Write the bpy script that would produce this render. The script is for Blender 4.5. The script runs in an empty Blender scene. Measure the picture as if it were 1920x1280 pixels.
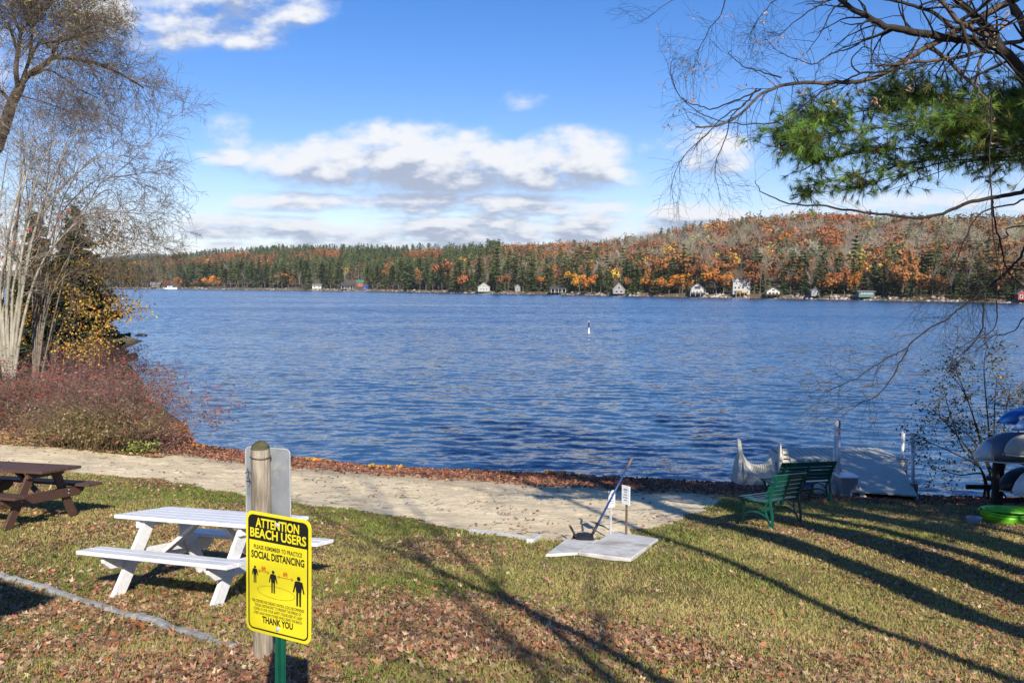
import bpy, bmesh, math, random
import numpy as np
from mathutils import Vector, Matrix
C = bpy.context.scene.collection
R = math.radians
rnd = random.Random(7)
nrg = np.random.default_rng(11)
scene = bpy.context.scene

# ------------------------------------------------------------------ camera
EYE = Vector((0, 0, 5.0))          # the lake surface is z = 0
F = 1600.0                          # focal length in pixels of a 1920 wide picture
PITCH = math.atan(105 / F)
ROLL = 0.005
CAM = Matrix.Rotation(R(90) - PITCH, 3, 'X') @ Matrix.Rotation(ROLL, 3, 'Z')
cd = bpy.data.cameras.new('camera'); cam = bpy.data.objects.new('camera', cd); C.objects.link(cam)
cd.lens = 30; cd.sensor_width = 36; cd.clip_start = 0.1; cd.clip_end = 30000
cam.matrix_world = Matrix.Translation(EYE) @ CAM.to_4x4()
scene.camera = cam

def at(px, py, D):
    """world point seen at photo position (px, py), D metres ahead"""
    d = CAM @ Vector(((px - 960) / F, -(py - 640) / F, -1))
    return EYE + d * (D / d.y)

def pix(p):
    q = CAM.transposed() @ (Vector(p) - EYE)
    return 960 + q.x / -q.z * F, 640 - q.y / -q.z * F

# ------------------------------------------------------------------ small tools
def sstep(x, a, b):
    t = np.clip((x - a) / (b - a), 0, 1); return t * t * (3 - 2 * t)

_tab = np.random.default_rng(5).random((256, 256))
def vnoise(x, y, s=1.0):
    x = np.asarray(x, float) / s + 100.0; y = np.asarray(y, float) / s + 100.0
    xi = np.floor(x).astype(int); yi = np.floor(y).astype(int); fx = x - xi; fy = y - yi
    fx = fx * fx * (3 - 2 * fx); fy = fy * fy * (3 - 2 * fy)
    a = _tab[xi % 256, yi % 256]; b = _tab[(xi + 1) % 256, yi % 256]
    c = _tab[xi % 256, (yi + 1) % 256]; d = _tab[(xi + 1) % 256, (yi + 1) % 256]
    return (a * (1 - fx) + b * fx) * (1 - fy) + (c * (1 - fx) + d * fx) * fy
def fbm(x, y, s=1.0):
    return .5 * vnoise(x, y, s) + .3 * vnoise(x + 37, y + 11, s / 2.1) + .2 * vnoise(x + 5, y + 71, s / 4.3)

def tag(o, label=None, cat=None, group=None, kind=None):
    if label: o['label'] = label
    if cat: o['category'] = cat
    if group: o['group'] = group
    if kind: o['kind'] = kind
    return o
def empty(name, loc, label=None, cat=None, group=None, rz=0, rot=None):
    o = bpy.data.objects.new(name, None); C.objects.link(o); o.location = loc
    o.rotation_euler = (0, 0, rz)
    if rot is not None: o.rotation_euler = rot
    o.empty_display_size = .1
    return tag(o, label, cat, group)
def link(name, me, parent=None, mats=()):
    o = bpy.data.objects.new(name, me); C.objects.link(o)
    for m in mats: me.materials.append(m)
    if parent: o.parent = parent
    return o
def npmesh(name, V, Fc, k, mats, parent=None, col=None, mi=None, smooth=False):
    """V (n,3), Fc (m,k) one face size; col (m,3) per face or (n,3) per vertex"""
    V = np.asarray(V, np.float32); Fc = np.asarray(Fc, np.int32)
    me = bpy.data.meshes.new(name)
    me.vertices.add(len(V)); me.vertices.foreach_set('co', V.ravel())
    me.loops.add(Fc.size); me.loops.foreach_set('vertex_index', Fc.ravel())
    me.polygons.add(len(Fc)); me.polygons.foreach_set('loop_start', np.arange(0, Fc.size, k, dtype=np.int32))
    if mi is not None: me.polygons.foreach_set('material_index', np.asarray(mi, np.int32))
    if smooth: me.polygons.foreach_set('use_smooth', np.ones(len(Fc), bool))
    if col is not None:
        dom = 'FACE' if len(col) == len(Fc) else 'POINT'
        a = me.attributes.new('tint', 'FLOAT_COLOR', dom)
        a.data.foreach_set('color', np.c_[col, np.ones(len(col))].astype(np.float32).ravel())
    me.update(calc_edges=True)
    return link(name, me, parent, mats)

class MB:
    def __init__(s): s.v = []; s.f = []; s.m = []
    def add(s, vs, fs, m=0):
        b = len(s.v); s.v += [tuple(x) for x in vs]; s.f += [tuple(b + i for i in f) for f in fs]; s.m += [m] * len(fs)
    def box(s, c, sz, M=None, m=0):
        c = Vector(c); h = Vector(sz) / 2
        vs = [Vector((x * h.x, y * h.y, z * h.z)) for x in (-1, 1) for y in (-1, 1) for z in (-1, 1)]
        if M is not None: vs = [M @ v for v in vs]
        s.add([c + v for v in vs], [(0, 1, 3, 2), (4, 6, 7, 5), (0, 4, 5, 1), (2, 3, 7, 6), (0, 2, 6, 4), (1, 5, 7, 3)], m); return s
    def board(s, a, b, w, t, side=(0, 0, 1), m=0):
        """a plank from a to b; w is measured along SIDE, t across"""
        a = Vector(a); b = Vector(b); x = (b - a).normalized(); z = Vector(side); z = (z - x * z.dot(x)).normalized(); y = z.cross(x)
        M = Matrix((x, y, z)).transposed(); return s.box((a + b) / 2, ((b - a).length, t, w), M, m)
    def tube(s, pts, rad, n=8, cap=True, m=0):
        P = [Vector(p) for p in pts]
        if not hasattr(rad, '__len__'): rad = [rad] * len(P)
        b = len(s.v); ref = None
        for i, p in enumerate(P):
            t = (P[min(i + 1, len(P) - 1)] - P[max(i - 1, 0)]).normalized()
            if ref is None: ref = t.orthogonal()
            ref = (ref - t * ref.dot(t)).normalized(); bi = t.cross(ref)
            for k in range(n):
                a = 2 * math.pi * k / n; s.v.append(tuple(p + (ref * math.cos(a) + bi * math.sin(a)) * rad[i]))
        for i in range(len(P) - 1):
            for k in range(n):
                s.f.append((b + i * n + k, b + i * n + (k + 1) % n, b + (i + 1) * n + (k + 1) % n, b + (i + 1) * n + k)); s.m.append(m)
        if cap:
            s.f.append(tuple(b + k for k in range(n))[::-1]); s.m.append(m)
            e = b + (len(P) - 1) * n; s.f.append(tuple(e + k for k in range(n))); s.m.append(m)
        return s
    def prism(s, poly, t, M=None, m=0):
        """poly in xy, thickness t along z centred"""
        n = len(poly); vs = [Vector((x, y, z)) for z in (-t / 2, t / 2) for x, y in poly]
        if M is not None: vs = [M @ v for v in vs]
        s.add(vs, [tuple(range(n))[::-1], tuple(range(n, 2 * n))] + [(i, (i + 1) % n, n + (i + 1) % n, n + i) for i in range(n)], m); return s
    def loft(s, rings, cap=True, m=0):
        n = len(rings[0]); b = len(s.v)
        for r in rings: s.v += [tuple(p) for p in r]
        for i in range(len(rings) - 1):
            for k in range(n):
                s.f.append((b + i * n + k, b + i * n + (k + 1) % n, b + (i + 1) * n + (k + 1) % n, b + (i + 1) * n + k)); s.m.append(m)
        if cap:
            s.f.append(tuple(b + k for k in range(n))[::-1]); s.m.append(m)
            e = b + (len(rings) - 1) * n; s.f.append(tuple(e + k for k in range(n))); s.m.append(m)
        return s
    def build(s, name, mats, parent=None, smooth=False, bevel=0, loc=None):
        me = bpy.data.meshes.new(name); me.from_pydata(s.v, [], s.f)
        if not isinstance(mats, (list, tuple)): mats = [mats]
        if len(mats) > 1: me.polygons.foreach_set('material_index', s.m)
        bm = bmesh.new(); bm.from_mesh(me); bmesh.ops.recalc_face_normals(bm, faces=bm.faces)
        if bevel: bmesh.ops.bevel(bm, geom=list(bm.edges), offset=bevel, segments=1, affect='EDGES', clamp_overlap=True)
        bm.to_mesh(me); bm.free()
        if smooth: me.polygons.foreach_set('use_smooth', [True] * len(me.polygons))
        o = link(name, me, parent, mats)
        if loc is not None: o.location = loc
        return o

def spline(pts, k=6):
    """Catmull-Rom through 3D points -> array"""
    P = np.array([list(p) for p in pts], float)
    if len(P) < 3: 
        t = np.linspace(0, 1, k + 1)[:, None]; return P[0] * (1 - t) + P[-1] * t
    Q = np.vstack([2 * P[0] - P[1], P, 2 * P[-1] - P[-2]]); out = []
    for i in range(1, len(Q) - 2):
        for t in np.linspace(0, 1, k, endpoint=False):
            a, b, c, d = Q[i - 1], Q[i], Q[i + 1], Q[i + 2]
            out.append(.5 * (2 * b + (c - a) * t + (2 * a - 5 * b + 4 * c - d) * t * t + (3 * b - a - 3 * c + d) * t ** 3))
    out.append(P[-1]); return np.array(out)

class Twigs:
    """collects thin tubes as numpy arrays, one mesh at the end"""
    def __init__(s): s.V = []; s.F = []; s.n = 0
    def tube(s, P, r, n=3):
        P = np.asarray(P, float); m = len(P); r = np.broadcast_to(np.asarray(r, float), (m,))
        T = np.gradient(P, axis=0); T /= np.linalg.norm(T, axis=1)[:, None] + 1e-9
        ref = np.array([.31, .87, .38]) if abs(T[0] @ np.array([.31, .87, .38])) < .9 else np.array([1., 0, 0])
        A = np.cross(T, ref); A /= np.linalg.norm(A, axis=1)[:, None] + 1e-9; B = np.cross(T, A)
        ang = np.arange(n) * 2 * math.pi / n
        V = P[:, None, :] + r[:, None, None] * (A[:, None, :] * np.cos(ang)[None, :, None] + B[:, None, :] * np.sin(ang)[None, :, None])
        i = np.arange(m - 1)[:, None] * n; k = np.arange(n)[None, :]; k2 = (k + 1) % n
        s.F.append(np.stack([i + k, i + k2, i + n + k2, i + n + k], -1).reshape(-1, 4) + s.n)
        s.V.append(V.reshape(-1, 3)); s.n += m * n
    def build(s, name, mat, parent=None, smooth=True):
        return npmesh(name, np.vstack(s.V), np.vstack(s.F), 4, [mat], parent, smooth=smooth)

def unit(v): return v / (np.linalg.norm(v) + 1e-9)
def sprout(tw, P, r, n, L, depth, rg, droop=0.0, spread=.9, start=.2, k=5, rr=.55, wig=.25, tips=None, nk=(3, 6), bias=None, rmin=.0015):
    """grow side twigs from the polyline P (radius r), recursively"""
    m = len(P)
    for _ in range(n):
        u = start + (1 - start) * rg.random() ** .8; i = min(int(u * (m - 1)), m - 2); f = u * (m - 1) - i
        p = P[i] * (1 - f) + P[i + 1] * f; t = unit(P[i + 1] - P[i])
        q = rg.normal(size=3); q = unit(q - t * (q @ t))
        d = unit(t * (1 - spread * .55) + q * spread * (.4 + .5 * rg.random()) + (bias if bias is not None else 0))
        l = L * (.45 + .75 * rg.random()) * (1.15 - .5 * u); pts = [p]
        for j in range(k):
            d = unit(d + rg.normal(size=3) * wig * .5 + np.array([0, 0, -droop]) * (.4 + j / k)); pts.append(pts[-1] + d * l / k)
        pts = np.array(pts); r0 = max(r * rr * (1.1 - .5 * u), rmin)
        tw.tube(pts, np.linspace(r0, max(r0 * .4, rmin * .7), k + 1), 3 if r0 < .02 else 5)
        if tips is not None: tips.append((pts, depth))
        if depth > 0: sprout(tw, pts, r0, int(rg.integers(*nk)), L * .55, depth - 1, rg, droop, spread, .15, max(3, k - 1), rr, wig, tips, nk, bias, rmin)

def leaf_quads(name, P, size, col, mat, parent=None, elong=1.7, rg=nrg, flat=None, kite=True):
    """P (n,3) leaf centres; each leaf a kite of two triangles folded along its midrib"""
    n = len(P); u = rg.normal(size=(n, 3))
    if flat is not None: u[:, 2] *= flat
    u /= np.linalg.norm(u, axis=1)[:, None]
    w = rg.normal(size=(n, 3))
    if flat is not None: w = np.c_[rg.normal(size=(n, 2)) * flat, np.ones(n)]
    v = np.cross(w, u); v /= np.linalg.norm(v, axis=1)[:, None] + 1e-9; nn = np.cross(u, v)
    s = np.asarray(size)[:, None] * .5; e = elong ** .5
    b = (rg.random((n, 1)) - .3) * .5
    V = np.stack([P - u * s * e, P + v * s / e + nn * s * b - u * s * .1, P + u * s * e, P - v * s / e + nn * s * b - u * s * .1], 1).reshape(-1, 3)
    i = np.arange(n)[:, None] * 4
    Fc = np.concatenate([i + np.array([[0, 1, 2]]), i + np.array([[0, 2, 3]])], 1).reshape(-1, 3)
    return npmesh(name, V, Fc, 3, [mat], parent, col=np.repeat(col, 2, 0))
def pal(cols, n, rg=nrg, var=.18, p=None):
    c = np.array(cols)[rg.choice(len(cols), n, p=p)]
    return np.clip(c * (1 + rg.normal(size=(n, 1)) * var) * (1 + rg.normal(size=(n, 3)) * .06), .004, .9)

# ------------------------------------------------------------------ materials
def mat(name, col=(.5, .5, .5), rough=.7, col2=None, scale=8.0, stretch=(1, 1, 1), bump=0.0, bscale=None, tint=False, spec=.35, metal=0.0, trans=0.0, detail=5, contrast=(.35, .65), objrand=0.0, col3=None, scale3=3.0, c3=(.55, .7)):
    m = bpy.data.materials.new(name); m.use_nodes = True; nt = m.node_tree; N = nt.nodes; Lk = nt.links
    b = N['Principled BSDF']; b.inputs['Roughness'].default_value = rough; b.inputs['Metallic'].default_value = metal
    b.inputs['Specular IOR Level'].default_value = spec
    tc = N.new('ShaderNodeTexCoord'); mp = N.new('ShaderNodeMapping'); mp.inputs['Scale'].default_value = stretch
    Lk.new(tc.outputs['Object'], mp.inputs['Vector'])
    out = None
    if tint:
        a = N.new('ShaderNodeAttribute'); a.attribute_name = 'tint'; out = a.outputs['Color']
    else:
        rg = N.new('ShaderNodeRGB'); rg.outputs[0].default_value = (*col, 1); out = rg.outputs[0]
    def mixn(a, bcol, fac):
        x = N.new('ShaderNodeMix'); x.data_type = 'RGBA'; Lk.new(fac, x.inputs[0]); Lk.new(a, x.inputs[6])
        if isinstance(bcol, tuple): x.inputs[7].default_value = (*bcol, 1)
        else: Lk.new(bcol, x.inputs[7])
        return x.outputs[2]
    def noise(sc, lo, hi, det=detail):
        n = N.new('ShaderNodeTexNoise'); n.inputs['Scale'].default_value = sc; n.inputs['Detail'].default_value = det; n.inputs['Roughness'].default_value = .6
        Lk.new(mp.outputs[0], n.inputs['Vector']); r = N.new('ShaderNodeMapRange'); r.inputs[1].default_value = lo; r.inputs[2].default_value = hi
        Lk.new(n.outputs['Fac'], r.inputs[0]); return r.outputs[0], n.outputs['Fac']
    if col2 is not None: out = mixn(out, col2, noise(scale, *contrast)[0])
    if col3 is not None: out = mixn(out, col3, noise(scale3, *c3)[0])
    if objrand:
        oi = N.new('ShaderNodeObjectInfo'); h = N.new('ShaderNodeHueSaturation'); Lk.new(out, h.inputs['Color'])
        r = N.new('ShaderNodeMapRange'); r.inputs[3].default_value = 1 - objrand; r.inputs[4].default_value = 1 + objrand; Lk.new(oi.outputs['Random'], r.inputs[0]); Lk.new(r.outputs[0], h.inputs['Value'])
        r2 = N.new('ShaderNodeMapRange'); r2.inputs[3].default_value = .5 - objrand * .06; r2.inputs[4].default_value = .5 + objrand * .06
        mm = N.new('ShaderNodeMath'); mm.operation = 'FRACT'; m2 = N.new('ShaderNodeMath'); m2.operation = 'MULTIPLY'; m2.inputs[1].default_value = 17.3
        Lk.new(oi.outputs['Random'], m2.inputs[0]); Lk.new(m2.outputs[0], mm.inputs[0]); Lk.new(mm.outputs[0], r2.inputs[0]); Lk.new(r2.outputs[0], h.inputs['Hue'])
        out = h.outputs[0]
    Lk.new(out, b.inputs['Base Color'])
    if bump:
        bp = N.new('ShaderNodeBump'); bp.inputs['Strength'].default_value = bump; bp.inputs['Distance'].default_value = .02
        Lk.new(noise(bscale or scale * 3, 0, 1)[1], bp.inputs['Height']); Lk.new(bp.outputs[0], b.inputs['Normal'])
    if trans:
        t = N.new('ShaderNodeBsdfTranslucent'); Lk.new(out, t.inputs['Color']); ms = N.new('ShaderNodeMixShader'); ms.inputs[0].default_value = trans
        Lk.new(b.outputs[0], ms.inputs[1]); Lk.new(t.outputs[0], ms.inputs[2]); Lk.new(ms.outputs[0], N['Material Output'].inputs['Surface'])
    return m

M_leaf = mat('leaf', tint=True, rough=.65, trans=.25, spec=.25)
M_litter = mat('fallen_leaf', tint=True, rough=.6, trans=.12, spec=.3)
M_blade = mat('grass_blade', tint=True, rough=.6, trans=.25, spec=.25)
M_bark = mat('grey_brown_bark', (.13, .10, .075), .9, (.05, .04, .032), 14, (1, 1, .25), bump=.6)
M_barkdark = mat('dark_and_shaded_bark', (.042, .034, .028), .9, (.022, .018, .015), 14, (1, 1, .25), bump=.6)  # also stands for shade on the maple's low limbs and twigs
M_barkpale = mat('pale_bark', (.42, .38, .30), .85, (.22, .2, .15), 9, (1, 1, .35), bump=.4)
M_twig = mat('grey_twig', (.19, .145, .11), .9, (.10, .08, .06), 3)
M_twigpale = mat('pale_twig', (.42, .36, .29), .9, (.22, .18, .14), 3)
M_white = mat('white_paint', (.82, .82, .82), .42, (.7, .71, .73), 4, (1, 9, 9), bump=.3, bscale=22, col3=(.46, .43, .38), scale3=6, c3=(.60, .72))
M_brown = mat('brown_stain', (.115, .06, .042), .5, (.07, .038, .028), 9, (1, 8, 8), bump=.2, bscale=40, col3=(.2, .12, .085), scale3=4, c3=(.6, .8))
M_post = mat('weathered_wood', (.42, .36, .28), .85, (.2, .165, .125), 11, (4, 4, .35), bump=.6, bscale=20, col3=(.12, .1, .08), scale3=9, c3=(.62, .7))
M_moss = mat('mossy_end_grain', (.13, .12, .06), .95, (.06, .06, .025), 22, bump=.8)
M_alu = mat('bare_aluminium', (.36, .385, .42), .5, (.25, .27, .3), 3, metal=.35, spec=.4, col3=(.45, .45, .46), scale3=7)
M_yellow = mat('yellow_sign_paint', (.76, .66, .02), .38, (.70, .61, .03), 4, spec=.4)
M_black = mat('black_print', (.012, .012, .013), .4, (.02, .02, .02), 9)
M_red = mat('red_print', (.5, .06, .02), .4, (.42, .05, .02), 9)
M_grn = mat('green_enamel', (.004, .085, .056), .3, (.003, .06, .04), 6, bump=.08, spec=.5)
M_post_grn = mat('green_channel_steel', (.01, .13, .08), .35, (.008, .1, .065), 9, spec=.5)
M_steel = mat('galvanised_steel', (.62, .63, .64), .38, (.5, .51, .52), 12, metal=.25, spec=.5)
M_rust = mat('brown_metal', (.2, .15, .11), .6, (.1, .07, .055), 14)
M_conc = mat('pale_concrete', (.68, .66, .61), .85, (.54, .52, .48), 5, bump=.3, bscale=30, col3=(.36, .34, .29), scale3=2.6, c3=(.48, .70))
M_stone = mat('rough_grey_stone', (.42, .41, .38), .9, (.22, .22, .2), 9, bump=.8, bscale=14)
M_rock = mat('shore_rock', (.5, .45, .39), .9, (.28, .25, .22), .9, bump=.5, bscale=2, objrand=.2)
M_deck = mat('grey_decking', (.56, .54, .46), .8, (.38, .365, .31), 7, (1, 6, 1), bump=.25, bscale=30)
M_plastic = mat('weathered_pale_plastic', (.64, .61, .51), .55, (.42, .4, .32), 5, (1, 1, 3), bump=.15, col3=(.25, .22, .15), scale3=2.5, c3=(.6, .8))
M_iron = mat('dark_pipe', (.06, .055, .05), .6, (.1, .06, .04), 9)
M_blueh = mat('blue_handle', (.02, .06, .2), .4, (.015, .045, .15), 9)
M_navy = mat('black_blade', (.014, .015, .02), .45, (.02, .02, .024), 9)
M_canoe_grey = mat('grey_canoe', (.13, .15, .19), .4, (.1, .115, .15), 4, metal=.3, spec=.5)
M_canoe_alu = mat('pale_canoe_end', (.6, .6, .6), .4, (.48, .48, .48), 4, metal=.3)
M_canoe_beige = mat('beige_canoe', (.42, .4, .34), .5, (.32, .3, .26), 5)
M_canoe_white = mat('white_canoe', (.62, .63, .66), .4, (.52, .53, .56), 5)
M_canoe_dark = mat('dark_canoe', (.02, .02, .024), .45, (.03, .028, .03), 5)
M_kayblue = mat('blue_kayak', (.02, .14, .42), .32, (.015, .1, .34), 5, spec=.5)
M_kaygreen = mat('lime_kayak', (.14, .5, .015), .35, (.1, .42, .01), 5, spec=.5)
M_tub = mat('pale_blue_tub', (.34, .41, .46), .45, (.28, .34, .4), 6)
M_glass = mat('window_pane', (.03, .035, .045), .15, (.05, .055, .06), .5, spec=.6)
M_wwall = mat('white_clapboard', (.43, .42, .385), .7, (.34, .33, .3), .6, (1, 1, 12))
M_cwall = mat('cream_clapboard', (.66, .62, .5), .7, (.6, .56, .45), .6, (1, 1, 12))
M_gwall = mat('grey_shingle_wall', (.27, .26, .25), .8, (.2, .19, .185), .8, (1, 1, 8))
M_bwall = mat('brown_log_wall', (.11, .075, .055), .8, (.08, .055, .04), .8, (1, 1, 8))
M_greenwall = mat('green_shed_wall', (.11, .2, .17), .7, (.09, .165, .14), .8, (1, 1, 8))
M_rwall = mat('red_wall', (.34, .075, .05), .7, (.28, .06, .045), .8, (1, 1, 8))
M_roofg = mat('grey_roof', (.2, .2, .21), .85, (.14, .14, .15), .8)
M_roofd = mat('dark_roof', (.075, .075, .08), .85, (.055, .055, .06), .8)
M_roofr = mat('green_roof', (.06, .2, .13), .7, (.05, .16, .11), .8)
M_ydeck = mat('yellow_deck_wood', (.5, .33, .13), .8, (.42, .27, .1), 1)
M_blue = mat('blue_tarp', (.05, .16, .55), .5, (.04, .12, .45), 2)
M_dirt = mat('bare_bank', (.22, .17, .12), .95, (.14, .11, .08), .3)
# ------------------------------------------------------------------ the ground
SHORE = np.array([(70, 21), (40, 20), (16, 19.8), (11.75, 20), (9.34, 20.2), (5.6, 21.4), (.56, 22.5), (-3.8, 23.2), (-8.0, 25.2), (-9.9, 26.3), (-11.6, 30), (-15.2, 36),
                  (-22.3, 50), (-29.0, 62), (-31.2, 70.5), (-32.3, 74.5), (-35.5, 79), (-44, 84), (-90, 95), (-300, 120)], float)
def shore_dist(x, y):
    """metres inland of the waterline (negative over the lake)"""
    x = np.asarray(x, float); y = np.asarray(y, float); best = np.full(x.shape, 1e9)
    for a, b in zip(SHORE[:-1], SHORE[1:]):
        e = b - a; t = np.clip(((x - a[0]) * e[0] + (y - a[1]) * e[1]) / (e @ e), 0, 1)
        best = np.minimum(best, np.hypot(x - a[0] - t * e[0], y - a[1] - t * e[1]))
    poly = np.vstack([SHORE, [(-300, -400), (70, -400)]]); ins = np.zeros(x.shape, bool); j = len(poly) - 1
    for i in range(len(poly)):
        xi, yi = poly[i]; xj, yj = poly[j]
        if yi != yj: ins ^= ((yi > y) != (yj > y)) & (x < (xj - xi) * (y - yi) / (yj - yi) + xi)
        j = i
    return np.where(ins, best, -best)
_cols = [(-.6, [(-80, .2), (0, 1.35), (5.4, 2.43), (8, 3.05), (12, 3.35), (18.5, 3.95), (21.5, 4.12), (26, 4.2), (90, 4.2)]),
         (-.38, [(-80, .2), (0, 1.35), (5.4, 2.43), (8, 3.03), (12, 3.45), (17, 4.02), (21.5, 4.48), (26.3, 5.0), (30, 5.05), (90, 5.05)]),
         (0, [(-80, .2), (0, 1.35), (5.4, 2.43), (8, 2.98), (13, 3.83), (17, 4.32), (22.5, 5.0), (26, 5.5), (90, 8)]),
         (.3, [(-80, .2), (0, 1.4), (5.4, 2.6), (8, 3.15), (14.1, 4.02), (15.2, 4.22), (19, 4.72), (21, 5.0), (25, 5.6), (90, 8)]),
         (.6, [(-80, .2), (0, 1.5), (5.4, 2.8), (9, 3.6), (14, 4.06), (18, 4.63), (20, 5.0), (24, 5.6), (90, 8)])]
_yy = np.linspace(-80, 130, 2101)
_prof = []
for t, c in _cols:
    v = np.interp(_yy, *zip(*c)); kx = np.hanning(13); kx /= kx.sum(); _prof.append(np.convolve(np.pad(v, 6, 'edge'), kx, 'valid'))
def ground(x, y):
    x = np.asarray(x, float); y = np.asarray(y, float); t = np.clip(x / np.maximum(y, 6), -.6, .6); ts = [c[0] for c in _cols]
    h = np.zeros(np.broadcast(x, y).shape)
    for i in range(len(ts)):
        w = np.zeros_like(h)
        if i > 0: w = np.where((t >= ts[i - 1]) & (t < ts[i]), (t - ts[i - 1]) / (ts[i] - ts[i - 1]), w)
        if i < len(ts) - 1: w = np.where((t >= ts[i]) & (t < ts[i + 1]), 1 - (t - ts[i]) / (ts[i + 1] - ts[i]), w)
        if i == len(ts) - 1: w = np.where(t >= ts[i], 1, w)
        h += w * np.interp(y, _yy, _prof[i])
    z = 5 - h; d = shore_dist(x, y)
    z = np.minimum(z, np.where(d > 0, .085 * d + .035 * d * d, .16 * d))
    hb_ = sstep(y, 25.8, 29.0) * (x < -8) * (d > 0); z = z * (1 - hb_) + hb_ * .7 * (1 - np.exp(-np.maximum(d, 0) / 2.2))
    z = z + (fbm(x, y, 1.6) - .5) * .07 * sstep(d, .5, 3)
    return np.maximum(z, -3.0)
def gz(x, y): return float(ground(np.array([x]), np.array([y]))[0])
def hit(px, py):
    """ground point under a photo position"""
    D = np.arange(3, 110, .04); d = CAM @ Vector(((px - 960) / F, -(py - 640) / F, -1)); d = d / d.y
    z = EYE.z + d.z * D; g = np.maximum(ground(d.x * D, D), 0); i = int(np.argmax(z <= g))
    return Vector((d.x * D[i], D[i], float(g[i])))

def inpoly(x, y, P):
    ins = np.zeros(x.shape, bool); j = len(P) - 1
    for i in range(len(P)):
        xi, yi = P[i]; xj, yj = P[j]
        if yi != yj: ins ^= ((yi > y) != (yj > y)) & (x < (xj - xi) * (y - yi) / (yj - yi) + xi)
        j = i
    return ins
def polydist(x, y, P):
    best = np.full(x.shape, 1e9); P = np.asarray(P)
    for a, b in zip(P, np.roll(P, -1, 0)):
        e = b - a; t = np.clip(((x - a[0]) * e[0] + (y - a[1]) * e[1]) / (e @ e + 1e-9), 0, 1)
        best = np.minimum(best, np.hypot(x - a[0] - t * e[0], y - a[1] - t * e[1]))
    return np.where(inpoly(x, y, P), best, -best)
_edge = [(-150, 862), (0, 868), (100, 880), (230, 895), (350, 906), (450, 926), (600, 949), (750, 971), (850, 991), (930, 1001), (1010, 1010), (1100, 1014), (1200, 1003), (1290, 978), (1335, 945), (1372, 917)]
_far = [(372, 841), (300, 858), (215, 849), (130, 840), (0, 834), (-150, 826)]
SAND = [tuple(hit(*p)[:2]) for p in _edge] + [(7.5, 20.9), (5.6, 22.6), (.56, 23.7), (-3.8, 24.6), (-8, 26.4)] + [tuple(hit(*p)[:2]) for p in _far]
def sandness(x, y):
    d = polydist(x, y, SAND); return d + (fbm(x, y, .45) - .5) * .55 + (fbm(x + 9, y, 2.2) - .5) * .5
def axis(parts):
    a = []
    for lo, hi, st in parts: a += list(np.arange(lo, hi, st))
    a.append(parts[-1][1]); return np.array(a)
gx = axis([(-300, -90, 15), (-90, -50, 2), (-50, -24, .5), (-24, 15, .1), (15, 30, .5), (30, 120, 8)])
gy = axis([(-60, -10, 4), (-10, 3, .6), (3, 30, .1), (30, 100, .6), (100, 140, 8)])
GX, GY = np.meshgrid(gx, gy, indexing='ij'); GZ = ground(GX, GY)
GZ = GZ + (fbm(GX, GY, .55) - .5) * .05 * (shore_dist(GX, GY) > .3)
fr_ = np.random.default_rng(9)                                     # footprints trodden into the sand
for _ in range(1000):
    fx, fy = -16 + 24 * fr_.random(), 12.5 + 13 * fr_.random(); a_ = fr_.random() * 6.28
    i0, i1 = np.searchsorted(gx, [fx - .4, fx + .4]); j0, j1 = np.searchsorted(gy, [fy - .4, fy + .4]); dx, dy = GX[i0:i1, j0:j1] - fx, GY[i0:i1, j0:j1] - fy; u_, v_ = dx * math.cos(a_) + dy * math.sin(a_), -dx * math.sin(a_) + dy * math.cos(a_); r2 = (u_ / .16) ** 2 + (v_ / .09) ** 2
    GZ[i0:i1, j0:j1] += (-.026 * np.exp(-r2 * 1.3) + .016 * np.exp(-(np.sqrt(r2) - 1.5) ** 2 * 5)) * (polydist(GX[i0:i1, j0:j1], GY[i0:i1, j0:j1], SAND) > .15) * (shore_dist(GX[i0:i1, j0:j1], GY[i0:i1, j0:j1]) > .6)
nx, ny = GX.shape; idx = np.arange(nx * ny).reshape(nx, ny)
quads = np.stack([idx[:-1, :-1], idx[1:, :-1], idx[1:, 1:], idx[:-1, 1:]], -1).reshape(-1, 4)
V = np.stack([GX, GY, GZ], -1).reshape(-1, 3)
SN = sandness(V[:, 0], V[:, 1]); SD = shore_dist(V[:, 0], V[:, 1])
isand = SN[quads].mean(1) > 0
def sub(name, sel, mats, smooth=True):
    q = quads[sel]; u, inv = np.unique(q, return_inverse=True)
    o = npmesh(name, V[u], inv.reshape(-1, 4), 4, mats, smooth=smooth)
    a = o.data.attributes.new('sandiness', 'FLOAT', 'POINT'); a.data.foreach_set('value', SN[u].astype(np.float32))
    a = o.data.attributes.new('inland', 'FLOAT', 'POINT'); a.data.foreach_set('value', SD[u].astype(np.float32)); return o
def nodes(name):
    m = bpy.data.materials.new(name); m.use_nodes = True; return m, m.node_tree.nodes, m.node_tree.links
def ramp(N, Lk, fac, stops):
    r = N.new('ShaderNodeValToRGB'); e = r.color_ramp.elements
    while len(e) < len(stops): e.new(.5)
    for k, (p, c) in enumerate(stops): e[k].position = p; e[k].color = (*c, 1)
    Lk.new(fac, r.inputs[0]); return r.outputs[0]
def noisen(N, Lk, vec, sc, det=6, ro=.6):
    n = N.new('ShaderNodeTexNoise'); n.inputs['Scale'].default_value = sc; n.inputs['Detail'].default_value = det; n.inputs['Roughness'].default_value = ro; Lk.new(vec, n.inputs['Vector']); return n.outputs['Fac']
def mixc(N, Lk, f, a, b):
    x = N.new('ShaderNodeMix'); x.data_type = 'RGBA'
    for s, v in ((0, f), (6, a), (7, b)):
        if isinstance(v, tuple): x.inputs[s].default_value = (*v, 1)
        elif isinstance(v, (int, float)): x.inputs[s].default_value = v
        else: Lk.new(v, x.inputs[s])
    return x.outputs[2]
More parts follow.
